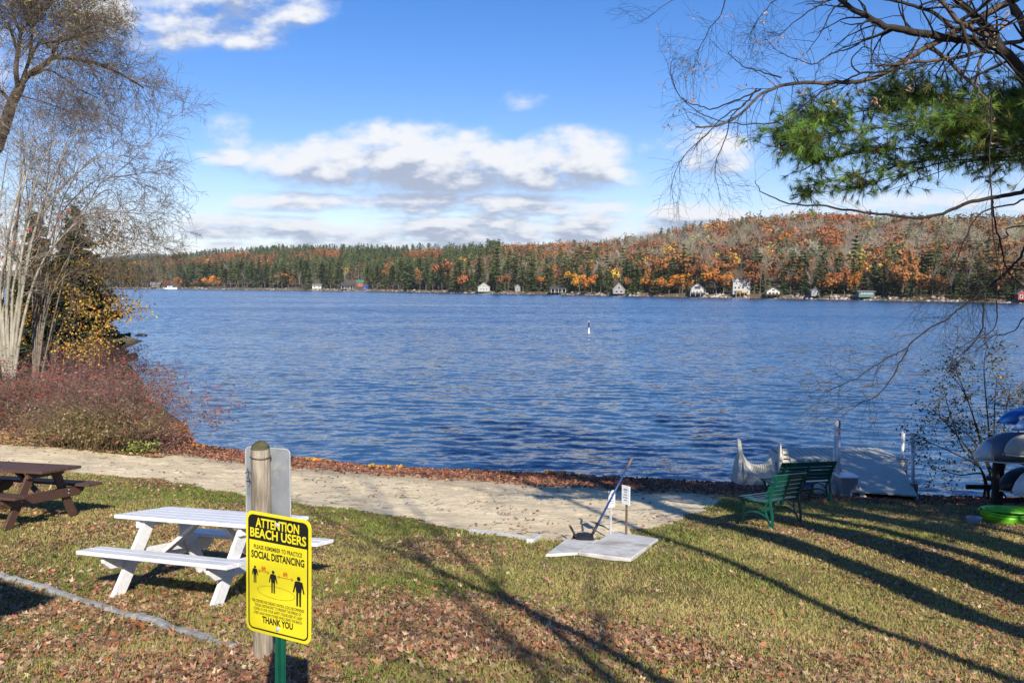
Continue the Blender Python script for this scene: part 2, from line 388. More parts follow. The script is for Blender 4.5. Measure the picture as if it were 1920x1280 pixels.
def mrange(N, Lk, v, a, b, c=0., d=1.):
    r = N.new('ShaderNodeMapRange'); Lk.new(v, r.inputs[0])
    for k, q in enumerate((a, b, c, d)): r.inputs[k + 1].default_value = q
    return r.outputs[0]
def mathn(N, Lk, op, a, b=0.):
    m = N.new('ShaderNodeMath'); m.operation = op
    for k, v in enumerate((a, b)):
        if isinstance(v, (int, float)): m.inputs[k].default_value = v
        else: Lk.new(v, m.inputs[k])
    return m.outputs[0]

M_lawn, N, Lk = nodes('lawn_soil_and_turf'); b = N['Principled BSDF']; b.inputs['Roughness'].default_value = .95; b.inputs['Specular IOR Level'].default_value = .1
g = N.new('ShaderNodeNewGeometry').outputs['Position']
turf = ramp(N, Lk, noisen(N, Lk, g, 26, 8, .7), [(.3, (.07, .05, .022)), (.5, (.17, .13, .05)), (.7, (.30, .22, .11))])
patch = ramp(N, Lk, noisen(N, Lk, g, .9, 5), [(.35, (.11, .115, .03)), (.52, (.24, .2, .07)), (.68, (.35, .26, .13))])
c = mixc(N, Lk, .5, turf, patch)
at_ = N.new('ShaderNodeAttribute'); at_.attribute_name = 'inland'
wet = mrange(N, Lk, at_.outputs['Fac'], .9, .1)
c = mixc(N, Lk, wet, c, (.07, .05, .035)); Lk.new(c, b.inputs['Base Color'])
bp = N.new('ShaderNodeBump'); bp.inputs['Strength'].default_value = .9; bp.inputs['Distance'].default_value = .04; Lk.new(noisen(N, Lk, g, 40, 6, .7), bp.inputs['Height']); Lk.new(bp.outputs[0], b.inputs['Normal'])

M_sand, N, Lk = nodes('beach_sand'); b = N['Principled BSDF']; b.inputs['Roughness'].default_value = .95; b.inputs['Specular IOR Level'].default_value = .1
g = N.new('ShaderNodeNewGeometry').outputs['Position']
s1 = ramp(N, Lk, noisen(N, Lk, g, 11, 9, .8), [(.38, (.46, .36, .225)), (.5, (.72, .585, .37)), (.62, (.88, .75, .51))])
s2 = ramp(N, Lk, noisen(N, Lk, g, .8, 6, .65), [(.36, (.52, .41, .265)), (.50, (.72, .585, .37)), (.64, (.82, .69, .46))])
c = mixc(N, Lk, .5, s1, s2)
c = mixc(N, Lk, mrange(N, Lk, noisen(N, Lk, g, 17, 5, .6), .62, .68, 0, .75), c, (.16, .11, .07))   # bark crumbs and pebbles in the sand
c = mixc(N, Lk, mrange(N, Lk, noisen(N, Lk, g, 34, 3, .6), .66, .72, 0, .6), c, (.85, .8, .7))
at_ = N.new('ShaderNodeAttribute'); at_.attribute_name = 'inland'
damp = mathn(N, Lk, 'ADD', mrange(N, Lk, at_.outputs['Fac'], 4.0, 2.2), mathn(N, Lk, 'MULTIPLY', mathn(N, Lk, 'SUBTRACT', noisen(N, Lk, g, 1.1, 5), .5), 1.6))
dampc = N.new('ShaderNodeClamp'); Lk.new(damp, dampc.inputs[0])
c = mixc(N, Lk, mathn(N, Lk, 'MULTIPLY', dampc.outputs[0], .7), c, (.21, .16, .105))
c = mixc(N, Lk, mrange(N, Lk, at_.outputs['Fac'], .8, -.2), c, (.09, .07, .05)); Lk.new(c, b.inputs['Base Color'])
bp = N.new('ShaderNodeBump'); bp.inputs['Strength'].default_value = .8; bp.inputs['Distance'].default_value = .045; Lk.new(noisen(N, Lk, g, 3.6, 6, .6), bp.inputs['Height']); Lk.new(bp.outputs[0], b.inputs['Normal'])
tag(sub('lawn', ~isand, [M_lawn]), 'sloping lawn of worn grass and earth running down to the lake', 'lawn', kind='structure')
tag(sub('beach', isand, [M_sand]), 'pale sandy beach and path between the lawn and the lake', 'beach', kind='structure')

# ------------------------------------------------------------------ lake
M_water, N, Lk = nodes('lake_water'); b = N['Principled BSDF']
b.inputs['Base Color'].default_value = (.026, .068, .135, 1); b.inputs['Roughness'].default_value = .06; b.inputs['IOR'].default_value = 1.333; b.inputs['Specular IOR Level'].default_value = .5
g = N.new('ShaderNodeNewGeometry').outputs['Position']
def stretched(sx, sy, rz=0):
    mp = N.new('ShaderNodeMapping'); mp.inputs['Scale'].default_value = (sx, sy, 1); mp.inputs['Rotation'].default_value = (0, 0, rz); Lk.new(g, mp.inputs['Vector']); return mp.outputs[0]
def ncol(vec, det, ro):
    n = N.new('ShaderNodeTexNoise'); n.inputs['Scale'].default_value = 1; n.inputs['Detail'].default_value = det; n.inputs['Roughness'].default_value = ro; Lk.new(vec, n.inputs['Vector']); return n.outputs['Color']
def vmw(op, a, b_):
    v = N.new('ShaderNodeVectorMath'); v.operation = op
    for k, q in enumerate((a, b_)):
        if isinstance(q, tuple): v.inputs[k].default_value = q
        else: Lk.new(q, v.inputs[k])
    return v.outputs[0]
calm = mrange(N, Lk, noisen(N, Lk, stretched(.011, .04), 1.0, 4, .6), .36, .62, .72, 1.12)
w1 = vmw('MULTIPLY', vmw('SUBTRACT', ncol(stretched(.7, 1.5, .12), 3, .55), (.5, .5, .5)), (.24, .46, 0))
w2 = vmw('MULTIPLY', vmw('SUBTRACT', ncol(stretched(2.2, 5.2, -.1), 4, .65), (.5, .5, .5)), (.34, .62, 0))
sy_ = N.new('ShaderNodeSeparateXYZ'); Lk.new(g, sy_.inputs[0]); refl_tilt = N.new('ShaderNodeCombineXYZ'); Lk.new(mrange(N, Lk, sy_.outputs['Y'], 25, 130, -.02, -.115), refl_tilt.inputs[1])   # normals tilted shoreward with distance to put higher sky in the reflection
ws = N.new('ShaderNodeVectorMath'); ws.operation = 'SCALE'; Lk.new(vmw('ADD', vmw('ADD', w1, w2), refl_tilt.outputs[0]), ws.inputs[0]); Lk.new(calm, ws.inputs['Scale'])
gn = N.new('ShaderNodeNewGeometry'); nv = N.new('ShaderNodeVectorMath'); nv.operation = 'NORMALIZE'; Lk.new(vmw('ADD', gn.outputs['Normal'], ws.outputs[0]), nv.inputs[0]); Lk.new(nv.outputs[0], b.inputs['Normal'])
dist = [16.0]
while dist[-1] < 1100: dist.append(dist[-1] * (1.0034 if dist[-1] < 120 else 1.015))
dist = np.array(dist); tt = np.linspace(-.80, .80, 340)
DD, TT = np.meshgrid(dist, tt, indexing='ij'); X = DD * TT; Y = DD + 0 * TT
Z = np.zeros_like(X); wr = np.random.default_rng(3)
cell = np.maximum(DD * .0034, DD * .0047)
for _ in range(46):
    lam = .36 * (4.0) ** wr.random(); th = wr.normal() * .45 + .12; kx, ky = math.sin(th) * 2 * math.pi / lam, math.cos(th) * 2 * math.pi / lam
    amp = .0031 * lam ** .9; ph = wr.random() * 6.28
    mod = .4 + 1.2 * vnoise(X + wr.random() * 90, Y * 2.2 + wr.random() * 90, 7 + 5 * lam)
    Z += amp * mod * np.sin(kx * X + ky * Y + ph + 2.0 * vnoise(X, Y, 4 * lam + 3)) * sstep(lam / cell, 3.0, 7.0)
sd = shore_dist(X, Y)
Z *= sstep(-sd, -.2, 5) * .85 + .15
Z *= .62 + .45 * sstep(X / Y, -.35, .1)
for k, (off, am) in enumerate([(1.0, .02), (2.6, .028), (4.6, .03), (7.2, .028), (10.2, .02)]):      # low swells that run along the left shore
    dd = -sd - off - .5 * (vnoise(X, Y, 6.0) - .5)
    Z += am * np.exp(-(dd / .3) ** 2) * sstep(X, 3.0, -6.0) * sstep(Y, 70, 45) * (.3 + 1.1 * vnoise(X + 30 * k, Y, 3.0))
Z = np.where(sd > .6, -.3, Z)
n0, n1 = X.shape; idx = np.arange(n0 * n1).reshape(n0, n1)
wq = np.stack([idx[:-1, :-1], idx[:-1, 1:], idx[1:, 1:], idx[1:, :-1]], -1).reshape(-1, 4)
o = npmesh('lake', np.stack([X, Y, Z], -1).reshape(-1, 3), wq, 4, [M_water], smooth=True)
tag(o, 'wind-rippled blue lake between the beach and the wooded far shore', 'lake', kind='structure')
bedv = [(-9000, 100, -3.2), (9000, 100, -3.2), (9000, 7800, -3.2), (-9000, 7800, -3.2)]
M_bed = mat('lake_bed_silt', (.1, .085, .06), .95, (.07, .06, .045), .2)
o = npmesh('lake_bed', bedv, [(0, 1, 2, 3)], 4, [M_bed]); tag(o, 'silty ground that reaches from under the lake to the horizon', 'ground', kind='structure')

# ------------------------------------------------------------------ far hills
_px = [-400, 225, 400, 600, 750, 900, 1000, 1150, 1300, 1400, 1500, 1650, 1800, 1920, 2400]
_sy = [538.5, 541, 542.5, 545, 547, 550, 551.5, 554.5, 557, 558.5, 560, 563, 566, 568.5, 578]
_rd = [1700, 1650, 1500, 1350, 1200, 1050, 950, 820, 740, 720, 700, 680, 660, 650, 620]
_kx = [-400, 150, 240, 330, 430, 500, 620, 700, 800, 900, 1000, 1100, 1200, 1280, 1350, 1440, 1500, 1600, 1700, 1800, 1900, 2400]
_ky = [500, 496, 490, 481, 473, 469, 467, 470, 469, 466, 461, 458, 448, 431, 419, 410, 405, 409, 414, 413, 416, 425]
def yh(px): return 535 + .005 * (px - 960)
def shoreD(px):
    py = np.interp(px, _px, _sy); return 5.0 / ((py - yh(px)) / F)
def hillpt(px, s):
    """px: photo column, s: 0 at the waterline, 1 on the ridge -> x, y, z arrays"""
    px = np.asarray(px, float); s = np.asarray(s, float); Ds = shoreD(px); Dr = np.interp(px, _px, _rd)
    top = 5 + (yh(px) - np.interp(px, _kx, _ky)) / F * Dr - 11.0
    D = Ds + (Dr - Ds) * s; q = np.clip(s, 0, 1.0)
    z = np.where(s < .012, -1.2 + s / .012 * 2.2, 1.0 + (top - 1.0) * (q * .55 + .45 * q * q * (3 - 2 * q)))
    z = z + np.where(s > .03, (vnoise(px * .6, s * 60, 9) - .5) * 3.5 * np.minimum(s * 4, 1), 0) - np.where(s > 1, (s - 1) * 40, 0)
    return (px - 960) / F * D, D, z
hp = np.arange(-300, 2320, 6.0); hs = np.concatenate([[-.03, 0, .006, .012, .02, .03], np.linspace(.05, 1.4, 46)])
HP, HS = np.meshgrid(hp, hs, indexing='ij'); HX, HY, HZ = hillpt(HP, HS); n0, n1 = HP.shape; idx = np.arange(n0 * n1).reshape(n0, n1)
hq = np.stack([idx[:-1, :-1], idx[1:, :-1], idx[1:, 1:], idx[:-1, 1:]], -1).reshape(-1, 4)
M_hill = mat('leaf_strewn_forest_floor', (.15, .095, .055), .95, (.08, .07, .035), .06, col3=(.2, .16, .1), scale3=.3)
o = npmesh('hills', np.stack([HX, HY, HZ], -1).reshape(-1, 3), hq, 4, [M_hill], smooth=True); tag(o, 'low hills rising behind the far shore', 'hills', kind='structure')
# a distant mountain
mp_ = np.linspace(60, 480, 43); prof = np.interp(mp_, [60, 150, 200, 235, 262, 290, 310, 340, 400, 480], [498, 488, 482, 478, 474.5, 474, 477, 484, 497, 512]); prof = prof + vnoise(mp_, mp_ * 0, 14) * 1.6
rows = []
for k, (D, w) in enumerate([(5200, 0), (5500, .35), (5800, .75), (6000, 1), (6400, .6), (7000, 0)]):
    hh = 5 + (yh(mp_) - prof) / F * 6000
    rows.append(np.stack([(mp_ - 960) / F * 6000 + 0 * D, np.full_like(mp_, D), -3 + (hh + 3) * w], -1))
mv = np.array(rows); n0, n1 = mv.shape[:2]; idx = np.arange(n0 * n1).reshape(n0, n1)
o = npmesh('mountain', mv.reshape(-1, 3), np.stack([idx[:-1, :-1], idx[:-1, 1:], idx[1:, 1:], idx[1:, :-1]], -1).reshape(-1, 4), 4, [mat('distant_woods', (.06, .075, .045), .95, (.09, .08, .06), .01)], smooth=True)
tag(o, 'blue distant mountain past the left end of the far shore', 'mountain', kind='structure')
# ------------------------------------------------------------------ far shore woods
M_far = mat('far_tree', tint=True, rough=.85, spec=.15, objrand=.22, trans=.15)
TRUNK = np.array([.17, .145, .12])
def kites(P, U, L, W, rg, nrm=None):
    """quads at P pointing along U"""
    n = len(P); U = U / (np.linalg.norm(U, axis=1)[:, None] + 1e-9); w = rg.normal(size=(n, 3)) if nrm is None else nrm + rg.normal(size=(n, 3)) * .25; S = np.cross(U, w); S /= np.linalg.norm(S, axis=1)[:, None] + 1e-9
    L = np.asarray(L).reshape(-1, 1); W = np.asarray(W).reshape(-1, 1)
    return np.stack([P - U * L * .5, P + S * W * .5, P + U * L * .5, P - S * W * .5], 1).reshape(-1, 3)
def stick_quads(tw):
    return np.vstack(tw.V), np.vstack(tw.F)
def far_tree(kind, rg, n):
    """unit-height tree -> V, F, per-face colour factor (-1 marks bark)"""
    tw = Twigs(); lean = rg.normal(size=2) * .02
    def trunk(h, r, n=5): tw.tube(np.array([[0, 0, -.08], [lean[0] * .5, lean[1] * .5, h * .5], [lean[0], lean[1], h]]), [r, r * .7, r * .2], n)
    cols = None
    if kind in ('pine', 'spruce'):
        trunk(.97, .013); low = .28 if kind == 'pine' else .06
        u = rg.random(n) ** (.8 if kind == 'pine' else .62); h = low + (1 - low) * (1 - u) if kind == 'spruce' else low + (1 - low) * rg.random(n) ** .85
        nb = 9 if kind == 'pine' else 14; lay = np.round((h - low) / (1 - low) * nb + rg.normal(size=n) * .18) / nb; h = low + (1 - low) * np.clip(lay, 0, 1.0)
        q = (h - low) / (1 - low); R_ = (.17 * np.sqrt(np.clip(1 - q, 0, 1)) * (.55 + .45 * np.sin(q * 9 + rg.random() * 6) ** 2) * np.minimum(1, .45 + q * 3) + .012) if kind == 'pine' else (.165 * (1 - q) ** .85 + .008)
        lob = rg.random((nb + 2, 7)); th = rg.random(n) * 2 * math.pi; li = np.clip((q * nb).astype(int), 0, nb + 1)
        R_ = R_ * (.6 + .6 * lob[li, (th / (2 * math.pi) * 7).astype(int) % 7])
        r = R_ * rg.random(n) ** .5
        P = np.c_[r * np.cos(th) + lean[0] * h, r * np.sin(th) + lean[1] * h, h - r * (.25 if kind == 'spruce' else -.08) + rg.normal(size=n) * .008]
        U = np.c_[np.cos(th), np.sin(th), (-.35 if kind == 'spruce' else .12) + rg.normal(size=n) * .25]
        V = kites(P, U, .095 * (.7 + .6 * rg.random(n)), .05 * (.7 + .6 * rg.random(n)), rg); f = .75 + .5 * rg.random(n)
    elif kind == 'bare':
        trunk(.55, .016)
        for _ in range(9):
            h = .25 + .35 * rg.random(); th = rg.random() * 6.28; d = np.array([math.cos(th) * .5, math.sin(th) * .5, 1.0]); L = .38 * (1.15 - h * .5)
            pts = np.array([[0, 0, h], d * L * .5 + [0, 0, h], d * L * np.array([1.15, 1.15, .95]) + [0, 0, h]]); tw.tube(pts, [.008, .006, .003])
            for _ in range(max(1, n // 9)):
                t = rg.random(); p = pts[0] * (1 - t) + pts[2] * t; e = unit(d + rg.normal(size=3) * .6) * (.1 + .14 * rg.random()); tw.tube(np.array([p, p + e]), [.0045, .002])
        V, Fc = stick_quads(tw); return V, Fc, np.full(len(Fc), -1.0) + rg.random(len(Fc)) * .001
    else:                                                            # broadleaf crown in several lobes
        trunk(.6, .02)
        nl = 9; lc = rg.normal(size=(nl, 3)) * np.array([.17, .17, .14]) + [lean[0], lean[1], .62]; lr = .13 + .09 * rg.random(nl)
        for c in lc[:6]: tw.tube(np.array([[0, 0, .3], c * .6 + np.array([0, 0, .15]), c]), [.011, .007, .003])
        w = lr ** 2; k = rg.choice(nl, n, p=w / w.sum()); d = rg.normal(size=(n, 3)); d /= np.linalg.norm(d, axis=1)[:, None]
        P = lc[k] + d * (lr[k] * rg.random(n) ** .35)[:, None]; P[:, 2] = np.maximum(P[:, 2], .16 + .05 * rg.random(n))
        tn = np.cross(d + rg.normal(size=(n, 3)) * .28, rg.normal(size=(n, 3))); V = kites(P, tn, .085 * (.7 + .7 * rg.random(n)), .07 * (.7 + .7 * rg.random(n)), rg, d); f = (.9 + .2 * rg.random(n)) * (.85 + .35 * rg.random(nl))[k]
    m = len(V) // 4; Fc = np.arange(m * 4).reshape(m, 4); Vt, Ft = stick_quads(tw)
    return np.vstack([V, Vt]), np.vstack([Fc, Ft + len(V)]), np.concatenate([f, np.full(len(Ft), -1.0)])
COLS = {'pine': [(.085, .105, .036), (.105, .12, .038), (.065, .09, .034)], 'spruce': [(.052, .072, .028), (.072, .09, .03), (.088, .098, .036)],
        'rust': [(.29, .125, .045), (.23, .11, .045), (.34, .15, .05), (.2, .12, .05)], 'orange': [(.50, .2, .035), (.44, .17, .035)], 'yellow': [(.58, .38, .07), (.5, .38, .10)], 'bare': [(.29, .25, .185), (.25, .21, .155), (.34, .30, .23)]}
WID = {'pine': 1.0, 'spruce': 1.0, 'rust': 1.0, 'orange': 1.0, 'yellow': .95, 'bare': 1.0}
def facecol(kind, fac, base):
    fac = np.asarray(fac); c = base[None, :] * np.where(fac > 0, fac, 1)[:, None]
    return np.where((fac < 0)[:, None], (base if kind == 'bare' else TRUNK)[None, :], c)

HOUSES = []          # (px0, px1) kept clear of front-row trees
def clear(px, pad=0): return all(not (a - pad < px < b + pad) for a, b in HOUSES)
HOUSES += [(290, 296), (312, 330), (590, 600), (646, 682), (896, 919), (968, 974), (1036, 1056), (1150, 1168), (1296, 1314), (1371, 1403), (1436, 1458), (1522, 1530), (1607, 1635), (1905, 1920)]

fr = np.random.default_rng(21)
PROTO = {k: [far_tree(k, fr, n) for _ in range(6)] for k, n in (('pine', 110), ('spruce', 110), ('rust', 120), ('orange', 120), ('yellow', 110), ('bare', 72))}
def choose(px, s):
    a = float(vnoise(px, s * 300, 45)); b_ = fr.random(); hot = float(vnoise(px + 500, s * 420, 38))
    if px < 760:
        rust = .85 if (s > .3 and s < .85 and a > .53 and px < 640) else (.3 if a > .62 else .05)
        if b_ < rust: return 'rust' if fr.random() < .85 else 'orange'
        if b_ < rust + .05: return 'bare' if fr.random() < .6 else 'yellow'
        return 'pine' if fr.random() < .8 else 'spruce'
    if px < 900 + (s - .5) * 60:
        if a > .6 and s > .3: return 'rust' if fr.random() < .7 else 'orange'
        return 'pine' if b_ < .55 else ('spruce' if b_ < .85 else 'bare')
    if px < 1130:
        if s > .42: return ('rust' if b_ < .42 else 'orange' if b_ < .52 else 'bare' if b_ < .82 else 'spruce') if px > 940 else ('pine' if b_ < .6 else 'rust')
        return 'spruce' if b_ < .5 else 'pine' if b_ < .68 else 'rust' if b_ < .84 else 'bare'
    if s < .22: return 'spruce' if b_ < .38 else 'pine' if b_ < .46 else 'bare' if b_ < .72 else 'rust' if b_ < .92 else 'orange' if b_ < .97 else 'yellow'
    if s < .72:
        if hot > .66: return 'rust' if b_ < .66 else 'orange' if b_ < .75 else 'yellow' if b_ < .79 else 'bare'
        return 'bare' if b_ < .82 else 'spruce' if b_ < .9 else 'rust' if b_ < .98 else 'yellow'
    if px < 1260: return 'bare' if b_ < .68 else 'rust' if b_ < .84 else 'spruce'
    if hot > .56: return 'rust' if b_ < .6 else 'orange' if b_ < .7 else 'bare' if b_ < .85 else 'spruce'
    return 'rust' if b_ < .16 else 'spruce' if b_ < .5 else 'bare' if b_ < .92 else 'yellow'
SIZE = {'pine': (14, 20), 'spruce': (11, 17), 'rust': (11, 15), 'orange': (10, 14), 'yellow': (10, 14), 'bare': (11, 15)}
woods = {k: [] for k in PROTO}
px_ = 120.0; cand = []
for s0 in np.concatenate([np.arange(.07, .3, .022), np.arange(.3, 1.03, .024)]):
    p = 130.0
    while p < 2060:
        D = float(shoreD(p) + (np.interp(p, _px, _rd) - shoreD(p)) * s0); p += (7.2 if p < 900 else 8.0) / D * F * (.7 + .6 * fr.random()); cand.append((p, s0 + fr.normal() * .008))
for p, s in cand:
    if s < .2 and not clear(p, 2): continue
    if 1362 < p < 1412 and s < .3: continue                          # the mown slope behind the tall white house
    k = choose(p, s); x, y, z = [float(v) for v in hillpt(p, s)]
    lo, hi = SIZE[k]; H = (lo + (hi - lo) * fr.random()) * (1.0 if p < 900 else 1.12); W = H * (.9 + .35 * fr.random()) * (1.12 if k in ('rust', 'orange', 'yellow') else 1.25 if k == 'bare' else 1.15)
    woods[k].append((x, y, z, H, W, fr.random() * 6.28, fr.integers(6)))
WNAME = {'pine': ('pine_wood', 'olive green pines covering the far hills as one mass', 'pine wood'), 'spruce': ('spruce_wood', 'dark pointed conifers mixed through the far hillside', 'spruce wood'),
         'rust': ('oak_wood', 'rust brown autumn oaks massed over the far hills', 'oak wood'), 'orange': ('maple_wood', 'bright orange autumn maples scattered on the far hills', 'maple wood'),
         'yellow': ('birch_wood', 'golden yellow trees scattered on the far hillside', 'birch wood'), 'bare': ('bare_wood', 'grey leafless trees covering the middle of the far hillside', 'bare wood')}
for k, L in woods.items():
    VV, FF, CC = [], [], []; off = 0
    for x, y, z, H, W, a, i in L:
        V0, F0, f0 = PROTO[k][i]; ca, sa = math.cos(a), math.sin(a)
        v = np.c_[(V0[:, 0] * ca - V0[:, 1] * sa) * W + x, (V0[:, 0] * sa + V0[:, 1] * ca) * W + y, V0[:, 2] * H + z]
        c = np.array(COLS[k][fr.integers(len(COLS[k]))]) * (.8 + .45 * fr.random()) * (1 + fr.normal(size=3) * .07)
        VV.append(v); FF.append(F0 + off); CC.append(facecol(k, f0, c)); off += len(V0)
    if not VV: continue
    nm, lb, ct = WNAME[k]; tag(npmesh(nm, np.vstack(VV), np.vstack(FF), 4, [M_far], col=np.vstack(CC)), lb, ct, kind='stuff')

# trees one can tell apart on the far shore and slope
FP = {}
def fp(kind, v, tone):
    if (kind, v, tone) not in FP:
        r_ = np.random.default_rng(100 + v); V0, F0, f0 = far_tree(kind, r_, {'pine': 330, 'spruce': 330, 'bare': 95}.get(kind, 420))
        c = np.array(COLS[kind][tone % len(COLS[kind])]); FP[kind, v, tone] = (V0, F0, facecol(kind, f0, c))
    e = FP[kind, v, tone]
    if not isinstance(e, bpy.types.Mesh):
        o = npmesh('far_tree', e[0], e[1], 4, [M_far], col=e[2]); FP[kind, v, tone] = o.data; bpy.data.objects.remove(o)
    return FP[kind, v, tone]
KN = {'pine': 'pine_tree', 'spruce': 'spruce_tree', 'rust': 'oak_tree', 'orange': 'maple_tree', 'yellow': 'birch_tree', 'bare': 'bare_tree'}
KD = {'pine': 'olive green pine', 'spruce': 'dark green conifer', 'rust': 'rust brown oak', 'orange': 'orange maple', 'yellow': 'golden birch', 'bare': 'leafless grey tree'}
MARKS = [(293, 'brown cabin'), (321, 'white boat'), (595, 'pale flat cottage'), (652, 'dark cabin'), (907, 'white gabled boathouse'), (1046, 'porch cottage'), (1159, 'white-framed cottage'),
         (1305, 'arched white cottage'), (1387, 'tall white house'), (1447, 'small cream cottage'), (1526, 'grey cabin'), (1621, 'long green shed'), (1912, 'far red cottage')]
TREES = []
def ftree(kind, px, s, hpx, wpx, label=None, v=None, tone=None, grp=None):
    x, y, z = [float(q) for q in hillpt(px, s)]; k = y / F
    o = bpy.data.objects.new(KN[kind], fp(kind, int(fr.integers(5)) if v is None else v, int(fr.integers(3)) if tone is None else tone)); C.objects.link(o)
    o.location = (x, y, z); base = {'pine': .36, 'spruce': .34, 'bare': .7}.get(kind, .66)
    o.scale = (wpx * k / base, wpx * k / base, hpx * k); o.rotation_euler = (0, 0, fr.random() * 6.28)
    TREES.append([o, kind, px, s, label, grp]); return o
def svy(px, py):
    """slope position whose ground shows at photo height py"""
    s = np.linspace(.012, 1.0, 400); x, y, z = hillpt(np.full(400, px), s); yy = yh(px) - (z - 5) / y * F
    return float(s[int(np.argmin(np.abs(yy - py)))])
SAL = [('rust', 541, 539, 27, 33, 'round red-brown maple alone at the water by the pale flat cottage'), ('orange', 333, 540, 20, 18, 'small orange tree right beside the white boat'),
       ('orange', 393, 540, 24, 18, 'orange tree with the brighter yellow side, in the lakeside pair'), ('orange', 408, 541, 20, 15, 'lower orange tree of the lakeside pair'),
       ('rust', 369, 541, 13, 14, 'low pinkish red tree at the water'), ('rust', 310, 540, 16, 12, 'small red tree beside the white boat'),
       ('rust', 787, 545, 42, 20, 'thin red oak in a gap between lakeside pines'), ('orange', 872, 512, 30, 28, 'orange maple halfway up the slope above the white boathouse'),
       ('orange', 966, 488, 28, 50, 'wide orange maple on the skyline past the tall pine'), ('rust', 1010, 487, 30, 34, 'rust oak on the skyline beside the wide orange maple'),
       ('orange', 1036, 500, 32, 36, 'flat-topped orange maple high above the porch cottage'), ('orange', 1020, 545, 30, 26, 'red-orange maple at the water before the porch cottage'),
       ('orange', 1086, 548, 38, 30, 'orange maple at the water, larger of the pair past the porch cottage'), ('orange', 1108, 549, 38, 28, 'darker orange maple at the water in the pair past the porch cottage'),
       ('yellow', 1063, 505, 24, 14, 'thin golden tree on the slope above the porch cottage'), ('rust', 1176, 549, 32, 26, 'rust maple beside the white-framed cottage'),
       ('orange', 1210, 548, 30, 20, 'narrow red-orange maple between the white-framed cottage and the big red maple'), ('orange', 1254, 556, 38, 34, 'big red maple hanging over the water'),
       ('orange', 1278, 556, 40, 34, 'brighter half of the big red maple pair over the water'), ('orange', 1342, 555, 50, 42, 'tall orange and gold maple beside the tall white house'),
       ('yellow', 1218, 505, 28, 18, 'bright yellow tree on the slope above the red maples'), ('yellow', 1250, 494, 26, 22, 'yellow-green tree on the slope above the big red maple'),
       ('yellow', 1276, 500, 28, 22, 'golden tree between the two other yellow trees on the slope'), ('yellow', 1303, 495, 30, 28, 'rounded yellow tree on the slope above the arched white cottage'),
       ('yellow', 1420, 448, 22, 30, 'golden tree high up under the ridge'), ('orange', 1400, 455, 20, 26, 'orange maple under the golden tree near the ridge'), ('orange', 1445, 458, 22, 32, 'red-orange maple beside the golden tree near the ridge'),
       ('yellow', 1378, 512, 36, 16, 'pale yellow birch with a white trunk above the tall white house'), ('rust', 1455, 515, 34, 30, 'rust oak above the small cream cottage'),
       ('orange', 1531, 444, 18, 16, 'small orange tree high on the hill'), ('orange', 1558, 447, 16, 20, 'peach-coloured tree high on the hill'),
       ('rust', 1558, 553, 44, 40, 'wide rust oak at the water before the green shed'), ('rust', 1582, 552, 54, 40, 'tall rust oak at the water before the green shed'), ('orange', 1604, 553, 46, 22, 'orange-brown oak touching the green shed'),
       ('yellow', 1695, 504, 34, 28, 'round golden yellow tree in the middle of the hillside'), ('orange', 1730, 519, 34, 32, 'orange oak below the round golden tree'),
       ('orange', 1779, 470, 30, 24, 'bright gold and orange tree seen through the branches'), ('yellow', 1764, 478, 18, 16, 'small yellow tree below the bright gold tree'),
       ('rust', 1735, 486, 26, 44, 'wide rust oak on the hillside above the orange oak'), ('yellow', 1764, 515, 24, 14, 'small golden tree above the lakeside conifers'),
       ('bare', 1652, 535, 32, 18, 'white leafless birch above the green shed'), ('bare', 1701, 558, 30, 20, 'pale leafless tree alone on the rocky shore'),
       ('bare', 1424, 556, 62, 14, 'tall bare trunk just past the tall white house'), ('bare', 1433, 556, 64, 12, 'second tall bare trunk past the tall white house'),
       ('pine', 931, 549, 78, 30, 'tallest pine on the shore with a long bare trunk'), ('bare', 912, 541, 38, 10, 'bare pale trunk right behind the white boathouse'),
       ('rust', 1790, 535, 30, 26, 'rust tree low on the hill behind the branches'), ('spruce', 1333, 428, 14, 14, 'lone dark conifer on the ridge'), ('spruce', 1346, 426, 16, 14, 'dark conifer on the ridge next to the lone one'),
       ('spruce', 1250, 556, 0, 0, None)]
for k, px, py, h, w, lb in SAL:
    if h: ftree(k, px, svy(px, py), h, w, lb)
p = 205.0
while p < 1935:
    if p < 760: hb, st, ks, pr = (38, 50), 9.5, ['pine', 'spruce', 'bare', 'rust'], [.7, .22, .05, .03]
    elif p < 1150: hb, st, ks, pr = (42, 62), 9, ['spruce', 'pine', 'bare', 'rust'], [.5, .35, .1, .05]
    else: hb, st, ks, pr = (46, 80), 10, ['spruce', 'pine', 'bare', 'rust'], [.44, .16, .18, .22]
    for row in range(2):
        q = p + fr.normal() * 3 + row * st * .5
        if not clear(q, 3) or any(abs(q - t[2]) < (9 if t[1] in ('orange', 'rust') else 4) and t[3] < .05 and t[4] for t in TREES): 
            if row == 0 or not clear(q, 1): continue
        k = ks[fr.choice(4, p=pr)]; h = hb[0] + (hb[1] - hb[0]) * fr.random()
        if row == 0: h *= .8
        ftree(k, q, .0135 + row * .032 + fr.random() * .012, h, h * {'pine': .46, 'spruce': .5, 'bare': .45, 'rust': .6}[k] * (.85 + .4 * fr.random()))
    p += st * (.75 + .5 * fr.random())
ORD = ['first', 'second', 'third', 'fourth', 'fifth', 'sixth', 'seventh', 'eighth', 'ninth', 'tenth', 'eleventh', 'twelfth', 'thirteenth', 'fourteenth', 'fifteenth', 'sixteenth', 'seventeenth', 'eighteenth', 'nineteenth', 'twentieth'] + ['further'] * 60
cnt = {}
